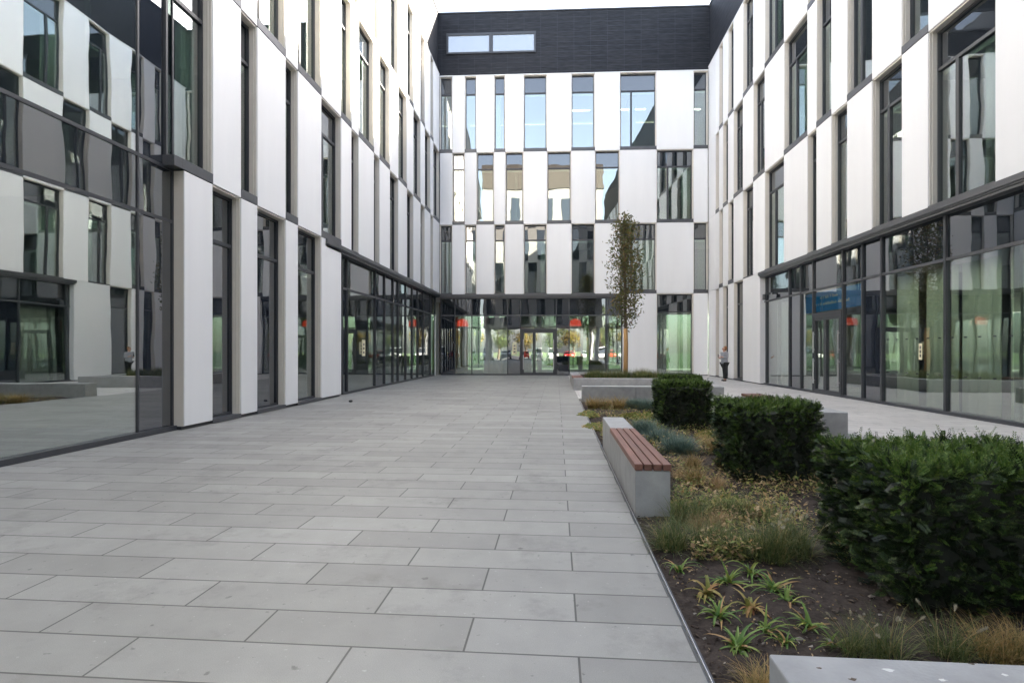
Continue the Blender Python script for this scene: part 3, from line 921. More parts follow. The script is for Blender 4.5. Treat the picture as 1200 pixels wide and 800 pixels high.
for (k, u, v, sc, lb) in [
    ('lily1', 797, 668, 1.0, 'green daylily rosette closest to the steel edging, left of the others'),
    ('lilyb', 828, 694, 1.0, 'withered brown daylily rosette in the bed, left of a fresher green one'),
    ('lily2', 853, 684, .95, 'green and yellow daylily rosette just right of the withered brown one'),
    ('lily3', 880, 672, 1.05, 'tall upright yellow-green daylily rosette below the plumed grass, farthest from the camera'),
    ('lily2', 907, 690, 1.0, 'broad green daylily rosette nearest the foot of the largest hedge, below the plumed grass'),
    ('lily1', 842, 722, 1.0, 'dark green daylily rosette below the withered brown one, second from the edging'),
    ('lilyb', 880, 712, 1.1, 'brown drooping daylily rosette in the middle of the lily patch'),
    ('lily3', 924, 704, .9, 'long-leaved yellow-green daylily rosette at the right edge of the lily patch'),
    ('lily2', 866, 758, 1.05, 'large green daylily rosette just left of the near concrete wall top'),
    ('lily1', 898, 738, 1.0, 'dense green daylily rosette above the corner of the near concrete wall'),
    ('lily3', 950, 734, 1.0, 'yellow daylily rosette with long drooping leaves, alone on bare mulch'),
    ('lily1', 977, 754, .85, 'small green daylily rosette peeking over the near concrete wall'),
    ('lily2', 921, 752, .55, 'narrow green daylily shoot against the near concrete wall edge'),
    ('lily2', 806, 580, .8, 'small green daylily rosette right of the bench end, under a golden clump'),
    ('lily1', 849, 582, .8, 'small pale green daylily rosette left of the second hedge, beside a tan tuft'),
    ('lily3', 828, 590, .8, 'yellowish daylily rosette between bench end and plumed grass'),
]:
    plant(k, 'daylily', 'plant', u, v, sc, lb, GD)
for (k, u, v, sc, lb) in [
    ('green1', 786, 640, 1.0, 'olive green grass clump right below the bench end, closest to the edging'),
    ('green2', 828, 640, .95, 'green and straw grass clump in the middle of the front grass row'),
    ('green1', 866, 648, .95, 'leaning green grass clump left of the plumed grasses'),
    ('green2', 805, 612, .95, 'green grass clump behind the front row, beside the bench end'),
    ('green1', 864, 608, .9, 'short green grass clump in front of the second hedge, left of white plumes'),
    ('green2', 836, 606, .8, 'small mixed green clump behind the dry tan patch'),
    ('gold2', 884, 606, .8, 'thin yellowing grass clump left of loose white plumes'),
]:
    plant(k, 'grass_clump', 'grass', u, v, sc, lb, GG)
GP = 'fountain grasses with white plumes'
for (k, u, v, sc, lb) in [
    ('penn1', 905, 655, 1.1, 'tall green fountain grass with white plumes left of the largest hedge'),
    ('penn1', 934, 650, .95, 'green fountain grass with white plumes touching the largest hedge'),
    ('penn2', 903, 612, .75, 'short fountain grass with pale loose plumes before the second hedge'),
    ('penn2', 1040, 768, .85, 'fountain grass with cream plumes just above the near concrete wall'),
    ('penn2', 1112, 770, .85, 'fountain grass with one cream plume below the front face of the largest hedge'),
    ('penn2', 1000, 764, .65, 'thin fountain grass left of the cream plumes by the near concrete wall'),
]:
    plant(k, 'fountain_grass', 'grass', u, v, sc, lb, GP)
for (k, u, v, sc, lb) in [
    ('gold1', 814, 566, 1.0, 'golden arching grass clump right of the bench, near its timber end'),
    ('gold2', 812, 548, 1.0, 'golden green grass clump beside the bench timber, behind another golden clump'),
    ('gold1', 838, 530, 1.1, 'tall golden grass left of the second hedge'),
    ('gold2', 822, 520, 1.0, 'dry golden grass between blue fescue and second hedge'),
    ('gold1', 695, 478, 1.5, 'brown golden grass at the left end of the far low wall'),
    ('gold2', 709, 478, 1.5, 'brown golden grass second along the far low wall'),
    ('gold1', 725, 479, 1.5, 'brown golden grass in front of the joint in the far low wall'),
    ('gold2', 1168, 772, .85, 'straw coloured grass under the right part of the largest hedge'),
    ('gold1', 1205, 775, .85, 'straw coloured grass cut by the right picture edge'),
    ('gold2', 893, 812, .7, 'thin straw grass hanging beside the left face of the near concrete wall'),
]:
    plant(k, 'golden_grass', 'grass', u, v, sc, lb, GO)
for (k, u, v, sc, lb) in [
    ('tan', 840, 574, 1.0, 'tan dry grass tuft left of the second hedge foot'),
    ('tan', 843, 622, 1.1, 'flattened tan dry patch in the middle of the grasses'),
    ('tan', 818, 622, .8, 'small dry tuft between green clumps right of the bench end'),
    ('tan', 846, 548, .8, 'reddish dry tuft at the left corner of the second hedge'),
    ('tan', 795, 560, .7, 'low dry tuft against the bench side'),
]:
    plant(k, 'dry_grass', 'grass', u, v, sc, lb, GT)
for (k, u, v, sc, lb) in [
    ('fesc1', 755, 507, 1.25, 'blue green fescue mound beside the bench, farthest of the bench row'),
    ('fesc2', 774, 517, 1.3, 'blue green fescue mound beside the bench, middle of the row'),
    ('fesc1', 796, 530, 1.25, 'blue green fescue mound beside the bench timber, nearest of the row'),
    ('fesc2', 757, 479, 1.5, 'blue fescue at the foot of the far low wall, left of the square hedge'),
    ('fesc1', 742, 478, 1.3, 'blue fescue at the far low wall beside brown grass'),
    ('fesc2', 843, 497, 1.4, 'blue fescue between the two square hedges'),
]:
    plant(k, 'fescue', 'grass', u, v, sc, lb, GF)
for (k, u, v, sc, lb) in [
    ('weed1', 700, 502, 1.3, 'yellow green leafy patch left of the bench concrete end'),
    ('weed2', 757, 492, 1.5, 'yellow green leafy patch behind the bench'),
    ('weed1', 742, 489, 1.3, 'low leafy patch just behind the bench concrete end'),
    ('weed2', 690, 488, 1.2, 'small leafy patch by the steel edging at the far low wall'),
    ('weed1', 832, 600, 1.1, 'yellow leafy patch right of the bench end'),
    ('weed2', 856, 596, 1.0, 'pale leafy patch in front of the second hedge'),
    ('weed1', 800, 598, 1.0, 'mixed leafy patch hugging the bench end'),
    ('weed2', 830, 512, 1.1, 'ochre leafy patch in front of the first square hedge'),
    ('weed2', 765, 502, 1.2, 'leafy patch at the left foot of the first square hedge'),
]:
    plant(k, 'weed_patch', 'plant', u, v, sc, lb, GW)
plant('pale', 'silver_shrub', 'shrub', 845, 487, 1.5, 'pale flowering silver shrub between two square hedges, by the far concrete wall end', None)
plant('pale', 'silver_shrub', 'shrub', 838, 481, 1.3, 'smaller silver shrub right behind the first square hedge', None)
for i, (x, y, lb) in enumerate([(1.5, 23.2, 'green grass tuft at the left of the raised bed'), (2.1, 22.9, 'green grass tuft left of the young tree'), (2.75, 23.2, 'green grass tuft at the foot of the young tree'),
                  (3.4, 22.8, 'green grass tuft just right of the young tree'), (4.0, 23.1, 'green grass tuft at the right of the raised bed'), (3.7, 24.2, 'grass tuft behind the others at the right of the raised bed'), (1.7, 24.6, 'grass tuft at the back left of the raised bed')]):
    plant('lawn', 'grass_tuft', 'grass', x, y, 1.0 + .1 * (i % 3), lb, 'grass tufts in the raised bed', z=.35, yv=1)

gc = MB(); rg = random.Random(77)
for k in range(42000):
    y = 4.2 + 12.4 * rg.random() ** 1.5; x = rg.uniform(EX + .1, 3.3 if y < 9 else 4.6)
    if mnoise.noise((x * 1.7, y * 1.3, 5)) + .35 * mnoise.noise((x * 6, y * 6, 1)) < (-.08 if y > 5.0 else .18) : continue
    if x < 1.12 and 5.25 < y < 9.05: continue
    l = rg.uniform(.02, .055); c = Vector((x, y, -.03 + rg.random() ** 2 * .15))
    t = Vector((rg.gauss(0, 1), rg.gauss(0, 1), rg.gauss(.25, .35))).normalized(); s_ = t.cross(Vector((0, 0, 1))).normalized()
    w_ = l * rg.choice((.09, .14, .32)); m_ = c + t * l * .55 + Vector((0, 0, l * .12)); e_ = c + t * l * 1.1
    gc.add([c - s_ * w_ * .5, c + s_ * w_ * .5, m_ + s_ * w_, e_, m_ - s_ * w_], [(0, 1, 2, 4), (4, 2, 3)], 0 if rg.random() < .62 else 1)
for k in range(900):
    y = 2.1 + 3.4 * rg.random(); x = rg.uniform(EX + .1, 2.4); l = rg.uniform(.01, .035)
    a_ = rg.uniform(0, 6.28); t = Vector((math.cos(a_), math.sin(a_), rg.uniform(-.1, .3))); s_ = Vector((-t.y, t.x, 0)); c = Vector((x, y, -.028))
    gc.add([c, c + t * l * .5 + s_ * l * .22 + Vector((0, 0, .006)), c + t * l, c + t * l * .5 - s_ * l * .2], [(0, 1, 2, 3)], 1 if rg.random() < .8 else 0)
tag(gc.build('ground_cover', [WEED, TANG], recalc=False), 'low yellow-green and straw ground cover between the clumps in the bed', 'ground cover', kind='stuff')

# ---------------- yew hedges
def sprig(mb, p, d, L, r, mi):
    """a yew shoot: two ranks of needles along a short stem"""
    d = d.normalized(); a = d.orthogonal().normalized(); a = Matrix.Rotation(r.uniform(0, 6.28), 3, d) @ a
    n = 8; big = r.uniform(.75, 1.35)
    tip = p + d * L
    for k in range(n):
        t = (k + .6) / n
        c = p + d * (L * t)
        ln = .023 * big * (1.15 - .5 * t) * r.uniform(.8, 1.2)
        for sg in (-1, 1):
            e = (a * sg + d * .55).normalized() * ln
            w = d * .0042 * big
            mb.add([c - w, c + w + e * .3, c + e, c - w * 1.3 + e * .3], [(0, 1, 2, 3)], mi)

def hedge_mesh(wx, wy, h, n, seed):
    r = random.Random(seed); mb = MB()
    A = [wx * wy, wx * h, wx * h, wy * h, wy * h]; tot = sum(A)
    for k in range(n):
        q = r.random() * tot; f = 0
        while q > A[f]: q -= A[f]; f += 1
        a, b = r.random(), r.random()
        if f == 0: p = Vector(((a - .5) * wx, (b - .5) * wy, h)); nn = Vector((0, 0, 1))
        elif f < 3: s_ = -1 if f == 1 else 1; p = Vector(((a - .5) * wx, s_ * wy / 2, b * h)); nn = Vector((0, s_, 0))
        else: s_ = -1 if f == 3 else 1; p = Vector((s_ * wx / 2, (a - .5) * wy, b * h)); nn = Vector((s_, 0, 0))
        if mnoise.noise((p.x * 9 + seed, p.y * 9, p.z * 9)) + .5 * r.random() < -.12: continue
        if k % 7 == 0:                                     # keep the clipped edges full
            ex_, ey_ = r.choice((-.5, .5)) * wx, r.choice((-.5, .5)) * wy
            c3 = r.random()
            p = Vector((ex_, ey_, b * h)) if c3 < .45 else (Vector(((a - .5) * wx, ey_, h)) if c3 < .72 else Vector((ex_, (a - .5) * wy, h)))
            nn = Vector((p.x / wx * 2 if c3 < .45 or c3 >= .72 else 0, p.y / wy * 2 if c3 < .72 else 0, 0 if c3 < .45 else 1)).normalized() * .9
        # lumpy outline, rounded lower edge
        lump = mnoise.noise((p.x * 4 + seed, p.y * 4, p.z * 4)) * .030 + mnoise.noise((p.x * 11, p.y * 11 + seed, p.z * 11)) * .028
        inn = .05 * r.random() ** 1.5 * 2.0
        p = p + nn * (lump - inn)
        if p.z < .08 and r.random() < .6: continue
        d = nn + Vector((r.gauss(0, .55), r.gauss(0, .55), r.gauss(.35, .5)))
        L = r.uniform(.05, .095)
        if f == 0 and r.random() < .10: L *= 1.7; d = Vector((r.gauss(0, .45), r.gauss(0, .45), 1))
        mi = 1 if (f == 0 and r.random() < .75) or (p.z > h * .8 and r.random() < .3) or r.random() < .06 else 0
        if mi == 0 and mnoise.noise((p.x * 7, p.y * 7 + seed, p.z * 7 + 3)) * 1.3 + r.gauss(0, .35) < .08: mi = 2
        sprig(mb, p, d, L, r, mi)
    return mb

def core_mesh(wx, wy, h, seed):  # solid dark core added inside the needles to block light
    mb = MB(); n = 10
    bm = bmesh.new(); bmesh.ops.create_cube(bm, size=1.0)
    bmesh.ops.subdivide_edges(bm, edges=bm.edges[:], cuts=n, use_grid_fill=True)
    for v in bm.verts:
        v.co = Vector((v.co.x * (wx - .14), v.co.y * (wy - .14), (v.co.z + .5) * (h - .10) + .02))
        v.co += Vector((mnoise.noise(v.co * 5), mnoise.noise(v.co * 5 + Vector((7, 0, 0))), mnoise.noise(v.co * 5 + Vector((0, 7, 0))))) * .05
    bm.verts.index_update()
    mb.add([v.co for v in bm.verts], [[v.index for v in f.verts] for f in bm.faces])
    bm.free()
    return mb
HG = 'square clipped yew hedges in the bed'
hA = thing('hedge', (0, 0, 0), 'largest dark square-cut yew hedge, in the right foreground behind the near concrete wall', 'hedge', HG)
hedge_mesh(1.22, 1.05, .86, 8600, 21).build('foliage', [YEW, YEWTIP, YEWD], hA, recalc=False)
core_mesh(1.22, 1.05, .86, 1).build('dark_core', YEWCORE, hA)
hA.location = (2.09 + .61, 3.42 + .53, -.03)
hB = thing('hedge', (0, 0, 0), 'second nearest square-cut yew hedge, left of the blank concrete bench end', 'hedge', HG)
hedge_mesh(.92, .92, .90, 5900, 22).build('foliage', [YEW, YEWTIP, YEWD], hB, recalc=False)
core_mesh(.94, .94, .90, 2).build('dark_core', YEWCORE, hB)
hB.location = (2.62, 7.15, -.03)
dup(hB, (2.55, 11.45, -.03), R(90), 1.0, 'square-cut yew hedge between bench and far low wall, third from the camera')
dup(hB, (3.2, 14.6, -.03), R(180), .98, 'farthest square-cut yew hedge, its top just showing over the third one')

# ---------------- young columnar tree in the raised bed
def leaf_cloud(mb, pts, sz, r, mi=0):
    for p in pts:
        t = Vector((r.gauss(0, 1), r.gauss(0, 1), r.gauss(.2, .8))).normalized(); s_ = t.orthogonal().normalized()
        s_ = Matrix.Rotation(r.uniform(0, 6.28), 3, t) @ s_
        l = sz * r.uniform(.6, 1.25); w = l * .38
        mb.add([p - t * l, p + s_ * w, p + t * l, p - s_ * w], [(0, 1, 2, 3)], mi)

tx, ty = gnd(733, 451)
tree = thing('young_tree', (tx, ty, .3), 'slim columnar young tree with reed-wrapped trunk in the raised bed', 'tree')
mb = MB(); mb.tube([(tx, ty, .30), (tx + .02, ty, 1.6), (tx, ty, 2.75), (tx - .03, ty, 4.5), (tx - .06, ty, 6.2), (tx - .05, ty, 7.4)], [.085, .075, .065, .05, .03, .012], 10)
rt = random.Random(5)
br_pts = []
for k in range(46):
    z = 2.55 + 4.5 * (k / 46)
    az = k * 2.4 + rt.uniform(-.4, .4)
    prof = .62 * math.sin(math.pi * min(1, ((z - 2.2) / 5.4)) ** .62) ** .8 + .06
    L = prof * 1.9 * rt.uniform(.8, 1.15)
    o_ = Vector((tx, ty, z)); d = Vector((math.cos(az) * .62, math.sin(az) * .62, .8)).normalized()
    p1 = o_ + d * L * .5 + Vector((math.cos(az), math.sin(az), 0)) * .06; p2 = o_ + d * L + Vector((0, 0, .1))
    if p2.z > 7.5: p2.z = 7.5 - rt.random() * .2
    mb.tube([o_, p1, p2], [.016, .010, .004], 5)
    br_pts.append((o_, p1, p2))
mb.build('trunk', BARK, tree)
mb = MB(); mb.tube([(tx, ty, .32), (tx + .01, ty, 1.0), (tx + .02, ty, 1.8), (tx, ty, 2.5)], [.105, .10, .095, .088], 14); mb.build('reed_wrap', REED, tree, smooth=True)
pts = []
for (o_, p1, p2) in br_pts:
    for j in range(84):
        t = rt.random() ** .8
        q = o_.lerp(p1, t * 2) if t < .5 else p1.lerp(p2, t * 2 - 1)
        pts.append(q + Vector((rt.gauss(0, .13), rt.gauss(0, .13), rt.gauss(0, .13))))
for j in range(60):
    pts.append(Vector((tx - .05 + rt.gauss(0, .06), ty + rt.gauss(0, .06), rt.uniform(6.8, 7.65))))
mb = MB(); leaf_cloud(mb, pts, .078, rt); mb.build('crown', CROWN, tree, recalc=False)

# ================================================================== SMALL FIXTURES
x, y = gnd(411, 471)
bm = bmesh.new(); bmesh.ops.create_icosphere(bm, subdivisions=2, radius=.06)
mb = MB(); mb.add([(x + v.co.x * (1 + .3 * mnoise.noise(v.co * 30)), y + v.co.y, .03 + v.co.z * .6) for v in bm.verts], [[v.index for v in f.verts] for f in bm.faces]); bm.free()
tag(mb.build('stone', STONE, loc=(x, y, 0), smooth=True), 'small dark stone lying alone on the paving near the left shop glazing', 'stone')

def notice(fr, a, z, n, label, w=.30, h=.62):
    t = thing('notice_strip', fr.P(a, n, z), label, 'notice', 'pale notices on the ground-floor glass')
    mb = MB(); fr.box(mb, a - w / 2, a + w / 2, n, n + .006, z, z + h)
    mb.build('sheet', PAPER, t)
    for k in range(3):
        mb = MB(); c = z + h * (.16 + k * .25)
        fr.box(mb, a - w * .2, a + w * .2, n + .0065, n + .009, c, c + .075); mb.build('symbol', STONE if k < 2 else LEDGE, t)
PAPER = mat('notice_paper', (.75, .70, .48), .7)
notice(frL, y_on(426, XG), 1.32, -REC + .004, 'pale upright notice with dark symbols on the left shop glazing', .34, .62)
notice(frB, on_line(603, *pB), 1.28, -REC + .004, 'pale upright notice with dark symbols left of the far entrance door', .28, .75)
notice(frR, y_on(1079, XRG), 1.30, -REC + .004, 'pale upright notice with dark symbols on the right shop glazing', .13, .42)

BLUE = mat('blue_banner', (.01, .26, .75), .5)
INK = mat('white_lettering', (.55, .65, .72), .6)
a1, a0 = y_on(944, XR + .28), y_on(1010.5, XR + .28)
sg = thing('banner_sign', frR.P((a0 + a1) / 2, -.29, 2.95), 'blue banner with two lines of pale lettering behind the glass over the right door', 'sign')
mb = MB(); frR.box(mb, a0, a1, -.30, -.28, 2.92, 3.62); mb.build('board', BLUE, sg)
mb = MB(); rs = random.Random(9)
for (z, s0, s1, hh) in ((3.36, .30, .62, .11), (3.14, .22, .80, .10)):
    a = a1 - (a1 - a0) * s0
    while a > a1 - (a1 - a0) * s1:
        w = rs.uniform(.03, .07)
        frR.box(mb, a - w, a, -.279, -.274, z, z + hh * rs.choice((.65, .65, 1.0)))
        a -= w + (.10 if rs.random() < .16 else .018)
mb.build('lettering', INK, sg)

mb = MB(); p = frL.P(32.55, -.42, 0)
mb.tube([(p[0] + .30, p[1], .012), (p[0] + .30, p[1], 3.6)], [.05, .05], 12)
o = mb.build('steel_post', STEEL, loc=(p[0] + .3, p[1], 0)); tag(o, 'pale round steel post in the left corner beside the far entrance glazing', 'post')
# wall lamp on the right glazing head
a = y_on(897.5, XR)
wl = thing('wall_spotlight', frR.P(a, .02, 3.95), 'small black spotlight on the right wing where glazing meets white panels', 'lamp')
mb = MB(); frR.box(mb, a - .05, a + .05, -.18, .02, 3.98, 4.05); mb.build('bracket', DARK, wl)
mb = MB(); q = frR.P(a, .06, 3.78); mb.tube([(q[0], q[1], 3.74), (q[0], q[1], 3.98)], [.09, .075], 12); mb.build('head', DARK, wl)

def pendant(a, n, label):  # added glowing shapes stand in for red spots seen in the far glass
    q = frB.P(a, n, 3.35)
    t = thing('red_glow_pendant', (q[0], q[1], 3.1), label, 'lamp', 'red glowing stand-ins in the lobby')
    mb = MB(); mb.tube([(q[0], q[1], 3.05), (q[0], q[1], 3.12), (q[0], q[1], 3.4), (q[0], q[1], 3.5)], [.36, .37, .30, .05], 20); mb.build('shade', GLOWRED, t, smooth=False)
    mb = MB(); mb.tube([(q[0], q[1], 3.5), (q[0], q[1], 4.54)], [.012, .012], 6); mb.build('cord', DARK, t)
pendant(on_line(541, *pB) , -.75, 'added red glowing stand-in behind the far glass, left of the entrance door')
pendant(on_line(675, *pB) , -.75, 'added red glowing stand-in behind the far glass, right of the entrance door')

# lit ceiling strips a few rooms show
def strip(fr, a0, a1, n, z, label):
    mb = MB(); fr.box(mb, a0, a1, n - .06, n + .06, z - .05, z - .02)
    t = thing('ceiling_strip', fr.P((a0 + a1) / 2, n, z), label, 'lamp', 'lit ceiling strips in the offices')
    mb.build('tube', TUBE, t)
    mb = MB(); fr.box(mb, a0 - .02, a1 + .02, n - .08, n + .08, z - .019, z + .01); mb.build('housing', RAIL, t)
strip(frB, BB[8] + .2, BB[9] - .1, -2.4, 17.2, 'lit ceiling strip in the top floor window right of the far wing centre')
strip(frB, BB[10] + .2, BB[11] - .2, -2.4, 17.2, 'lit ceiling strip in the widest top floor window of the far wing')
strip(frB, BB[12] + .1, BB[13] - .1, -1.2, 16.6, 'lit ceiling strip in the top corner window beside the right wing')
for i, (a, z) in enumerate(((4.0, 4.2), (9.0, 4.3))):
    strip(frR, 8.0 + 4 * i, 10.0 + 4 * i, -4.0, 4.3, ('nearer' if i == 0 else 'farther') + ' lit ceiling strip in the right ground-floor room')

# ================================================================== PERSON
px_, py_ = gnd(849, 446.5)
per = thing('person', (px_, py_, 0), 'person in grey coat and black trousers standing by the wall with a phone', 'person', rz=R(12))
SKIN = mat('skin', (.55, .32, .23), .6); HAIR = mat('hair', (.36, .16, .06), .7, var=.2, vscale=30)
COAT = mat('coat_wool', (.30, .31, .34), .95, var=.12, vscale=40); TROU = mat('trousers', (.012, .012, .013), .85); SHOE = mat('shoes', (.01, .01, .01), .4)
def skinned(name, nodes, edges, m, parent, lv=2, root=0):
    """nodes: (x, y, z, rx, ry)"""
    me = bpy.data.meshes.new(name)
    me.from_pydata([n_[:3] for n_ in nodes], edges, [])
    me.materials.append(m)
    o = bpy.data.objects.new(name, me); COL.objects.link(o); o.parent = parent
    sk = o.modifiers.new('skin', 'SKIN'); sk.use_smooth_shade = True
    if not me.skin_vertices: me.skin_vertices.new()
    for i, n_ in enumerate(nodes):
        sv = me.skin_vertices[0].data[i]; sv.radius = (n_[3], n_[4]); sv.use_root = (i == root)
    ss = o.modifiers.new('subsurf', 'SUBSURF'); ss.levels = lv; ss.render_levels = lv
    return o
# facing -x; body local, feet at z = 0, 1.70 tall
nodes = [(0, 0, .93, .13, .16), (0, 0, 1.15, .12, .15), (.01, 0, 1.36, .12, .17), (.0, 0, 1.47, .05, .055), (-.03, 0, 1.545, .055, .055), (-.035, 0, 1.62, .088, .078), (-.03, 0, 1.685, .05, .045),
         (0, -.09, .88, .085, .085), (-.02, -.09, .48, .055, .055), (.02, -.10, .09, .036, .036), (-.10, -.11, .035, .034, .03),
         (0, .09, .88, .085, .085), (.03, .09, .48, .055, .055), (.06, .10, .09, .036, .036), (-.05, .12, .035, .034, .03),
         (.0, -.19, 1.40, .055, .055), (.02, -.235, 1.14, .043, .043), (-.20, -.15, 1.20, .032, .032), (-.27, -.12, 1.23, .03, .018),
         (.0, .19, 1.40, .055, .055), (.02, .235, 1.13, .043, .043), (-.18, .13, 1.14, .032, .032), (-.25, .08, 1.17, .03, .018)]
edges = [(0, 1), (1, 2), (2, 3), (3, 4), (4, 5), (5, 6), (0, 7), (7, 8), (8, 9), (9, 10), (0, 11), (11, 12), (12, 13), (13, 14), (2, 15), (15, 16), (16, 17), (17, 18), (2, 19), (19, 20), (20, 21), (21, 22)]
for b, sy in ((18, 1), (22, -1)):
    bx_, by_, bz_ = nodes[b][:3]
    for k in range(4):
        i0 = len(nodes); oy = (k - 1.5) * .018
        ln = (.032, .038, .036, .028)[k]
        nodes.append((bx_ - .03, by_ + oy, bz_ + .008, .0085, .0085)); nodes.append((bx_ - .03 - ln * .5, by_ + oy, bz_ + .03, .008, .008)); nodes.append((bx_ - .03, by_ + oy + sy * .004, bz_ + .05, .007, .007))
        edges += [(b, i0), (i0, i0 + 1), (i0 + 1, i0 + 2)]
    i0 = len(nodes)
    nodes.append((bx_ + .0, by_ + sy * .035, bz_ + .015, .0095, .0095)); nodes.append((bx_ - .02, by_ + sy * .03, bz_ + .05, .008, .008)); edges += [(b, i0), (i0, i0 + 1)]
# face: nose, ears
i0 = len(nodes); nodes += [(-.128, 0, 1.60, .012, .012), (-.03, .085, 1.60, .016, .01), (-.03, -.085, 1.60, .016, .01)]; edges += [(5, i0), (5, i0 + 1), (5, i0 + 2)]
skinned('body', nodes, edges, SKIN, per, 2)
mb = MB()
for (x_, y_, z_, r_) in ((-.112, .032, 1.625, .010), (-.112, -.032, 1.625, .010)):
    mb.tube([(x_, y_, z_ - r_), (x_, y_, z_), (x_, y_, z_ + r_)], [.004, r_, .004], 8)
mb.build('eyes', SHOE, per).location = (0, 0, 0)
for ob in per.children:
    pass
skinned('coat', [(0, 0, .80, .185, .235), (0, 0, 1.0, .165, .205), (0, 0, 1.2, .155, .20), (.01, 0, 1.38, .145, .20), (.0, 0, 1.46, .075, .085),
                 (.0, -.20, 1.40, .078, .078), (.025, -.245, 1.14, .066, .066), (-.17, -.165, 1.19, .052, .052),
                 (.0, .20, 1.40, .078, .078), (.025, .245, 1.13, .066, .066), (-.15, .15, 1.14, .052, .052)],
        [(0, 1), (1, 2), (2, 3), (3, 4), (3, 5), (5, 6), (6, 7), (3, 8), (8, 9), (9, 10)], COAT, per, 2)
skinned('trousers', [(0, 0, .92, .15, .17), (0, -.09, .84, .10, .10), (-.02, -.09, .48, .078, .078), (.02, -.10, .10, .066, .066), (0, .09, .84, .10, .10), (.03, .09, .48, .078, .078), (.06, .10, .10, .066, .066)],
        [(0, 1), (1, 2), (2, 3), (0, 4), (4, 5), (5, 6)], TROU, per, 2)
for (a_, b_) in (((.045, -.10, .05), (-.15, -.115, .035)), ((.085, .10, .05), (-.10, .125, .035))):
    skinned('shoe', [(*a_, .045, .05), ((a_[0] + b_[0]) / 2, (a_[1] + b_[1]) / 2, .045, .045, .045), (*b_, .042, .035)], [(0, 1), (1, 2)], SHOE, per, 2)
skinned('hair', [(-.01, 0, 1.66, .102, .094), (.045, 0, 1.60, .085, .082), (.06, 0, 1.70, .07, .07), (.085, 0, 1.745, .05, .05), (.05, 0, 1.50, .04, .05)], [(0, 1), (1, 2), (2, 3), (1, 4)], HAIR, per, 2)
ph = MB(); ph.box((-.305, .02, 1.20), (-.297, .09, 1.34))
po = ph.build('phone', SHOE, loc=(0, 0, 0)); po.location = (px_, py_, 0); po.rotation_euler = (0, 0, R(12))
tag(po, 'black phone held by the person in the grey coat', 'phone')
for ob in per.children:
    if ob.name.startswith('eyes'):
        ob.data.transform(Matrix.Translation(WL[per.name]))     # eyes were given in body coordinates

# ================================================================== BEHIND THE CAMERA (seen in the glass)
CARM = {k: mat('paint_' + k, c, .25, .0, spec=.6) for k, c in (('white', (.75, .75, .75)), ('red', (.5, .02, .015)), ('silver', (.4, .42, .44)), ('blue', (.04, .09, .2)))}
def car(kind, van=False):
    c = thing('parked_car', (0, 0, 0), None, None)
    H = 1.95 if van else 1.45
    prof = [(-2.1, .35), (-2.12, .75), (-1.95, .98), (-1.0, 1.06), (1.75, 1.02), (2.08, .85), (2.1, .35)]
    cab = [(-1.15, 1.05), (-.45, H), (1.2, H), (1.85, 1.03)] if not van else [(-1.5, 1.05), (-1.0, H), (1.95, H), (2.02, 1.0)]
    def prism(pr, w0, w1, zref):
        vs = []
        for sg in (-1, 1):
            for (x_, z_) in pr:
                w_ = w0 + (w1 - w0) * max(0, (z_ - zref) / 1.0)
                vs.append((x_, sg * w_, z_))
        n_ = len(pr)
        return vs, [tuple(range(n_))[::-1], tuple(range(n_, 2 * n_))] + [(i, (i + 1) % n_, n_ + (i + 1) % n_, n_ + i) for i in range(n_)]
    mb = MB(); mb.add(*prism(prof, .87, .87, 0)); mb.add(*prism([(x_ * .96, z_) for x_, z_ in ([(cab[0][0] + .1, H - .08), (cab[1][0], H), (cab[2][0], H + .02), (cab[3][0] - .1, H - .08)])], .66, .66, 0))
    bevel(mb.build('body', CARM[kind], c), .06, 2)
    mb = MB(); mb.add(*prism(cab, .82, .62, 1.03)); mb.build('windows', SPAN, c)
    for sx in (-1.3, 1.3):
        for sy in (-.8, .8):
            mb = MB(); mb.tube([(sx, sy - .1, .32), (sx, sy + .1, .32)], [.32, .32], 18); w_ = mb.build('wheel', TYRE, c)
            mb = MB(); mb.tube([(sx, sy - .105, .32), (sx, sy + .105, .32)], [.2, .2], 12); mb.build('rim', STEEL, w_)
    for sy in (-.6, .6):
        mb = MB(); mb.box((-2.14, sy - .15, .68), (-2.08, sy + .15, .82)); mb.build('headlight', RAIL, c)
    return c
OWALL = mat('pale_render', (.30, .29, .27), .7, var=.04); TILE = mat('brown_cladding', (.075, .062, .05), .7, var=.2, vscale=2, stretch=(.3, .3, 5))
br_ = thing('bridge_wing', (1, -13, 0), 'pale office wing bridging over the passage, mirrored in far upper windows', 'building')
x0_, x1_ = XL - .2, XR + .2
mb = MB(); mb.box((x0_, -18, 4.8), (x1_, -9.2, 24.0)); mb.build('wall', OWALL, br_)
mb = MB(); mb.box((x0_ - .1, -18.1, 24.01), (x1_ + .1, -9.1, 27.4)); mb.build('roof', TILE, br_)
for r_ in range(4):
    for c_ in range(7):
        x_ = x0_ + .5 + c_ * 2.35 + (1.15 if r_ % 2 else 0); z_ = 5.2 + r_ * 4.5
        if x_ + 1.2 > x1_: continue
        mb = MB(); mb.box((x_, -9.26, z_), (x_ + 1.15, -9.17, z_ + 4.1)); w_ = mb.build('window', SPAN, br_)
        mb = MB(); mb.box((x_, -9.25, z_ - .15), (x_ + 1.15, -9.12, z_ - .01)); mb.build('sill', LEDGE, w_)
for x_ in (x0_ + .6, x1_ - .6):
    for y_ in (-10, -17):
        mb = MB(); mb.tube([(x_, y_, 0), (x_, y_, 4.79)], [.3, .3], 16); mb.build('column', CONC, br_)
cw, cr, cs = car('white', True), car('red'), car('silver')
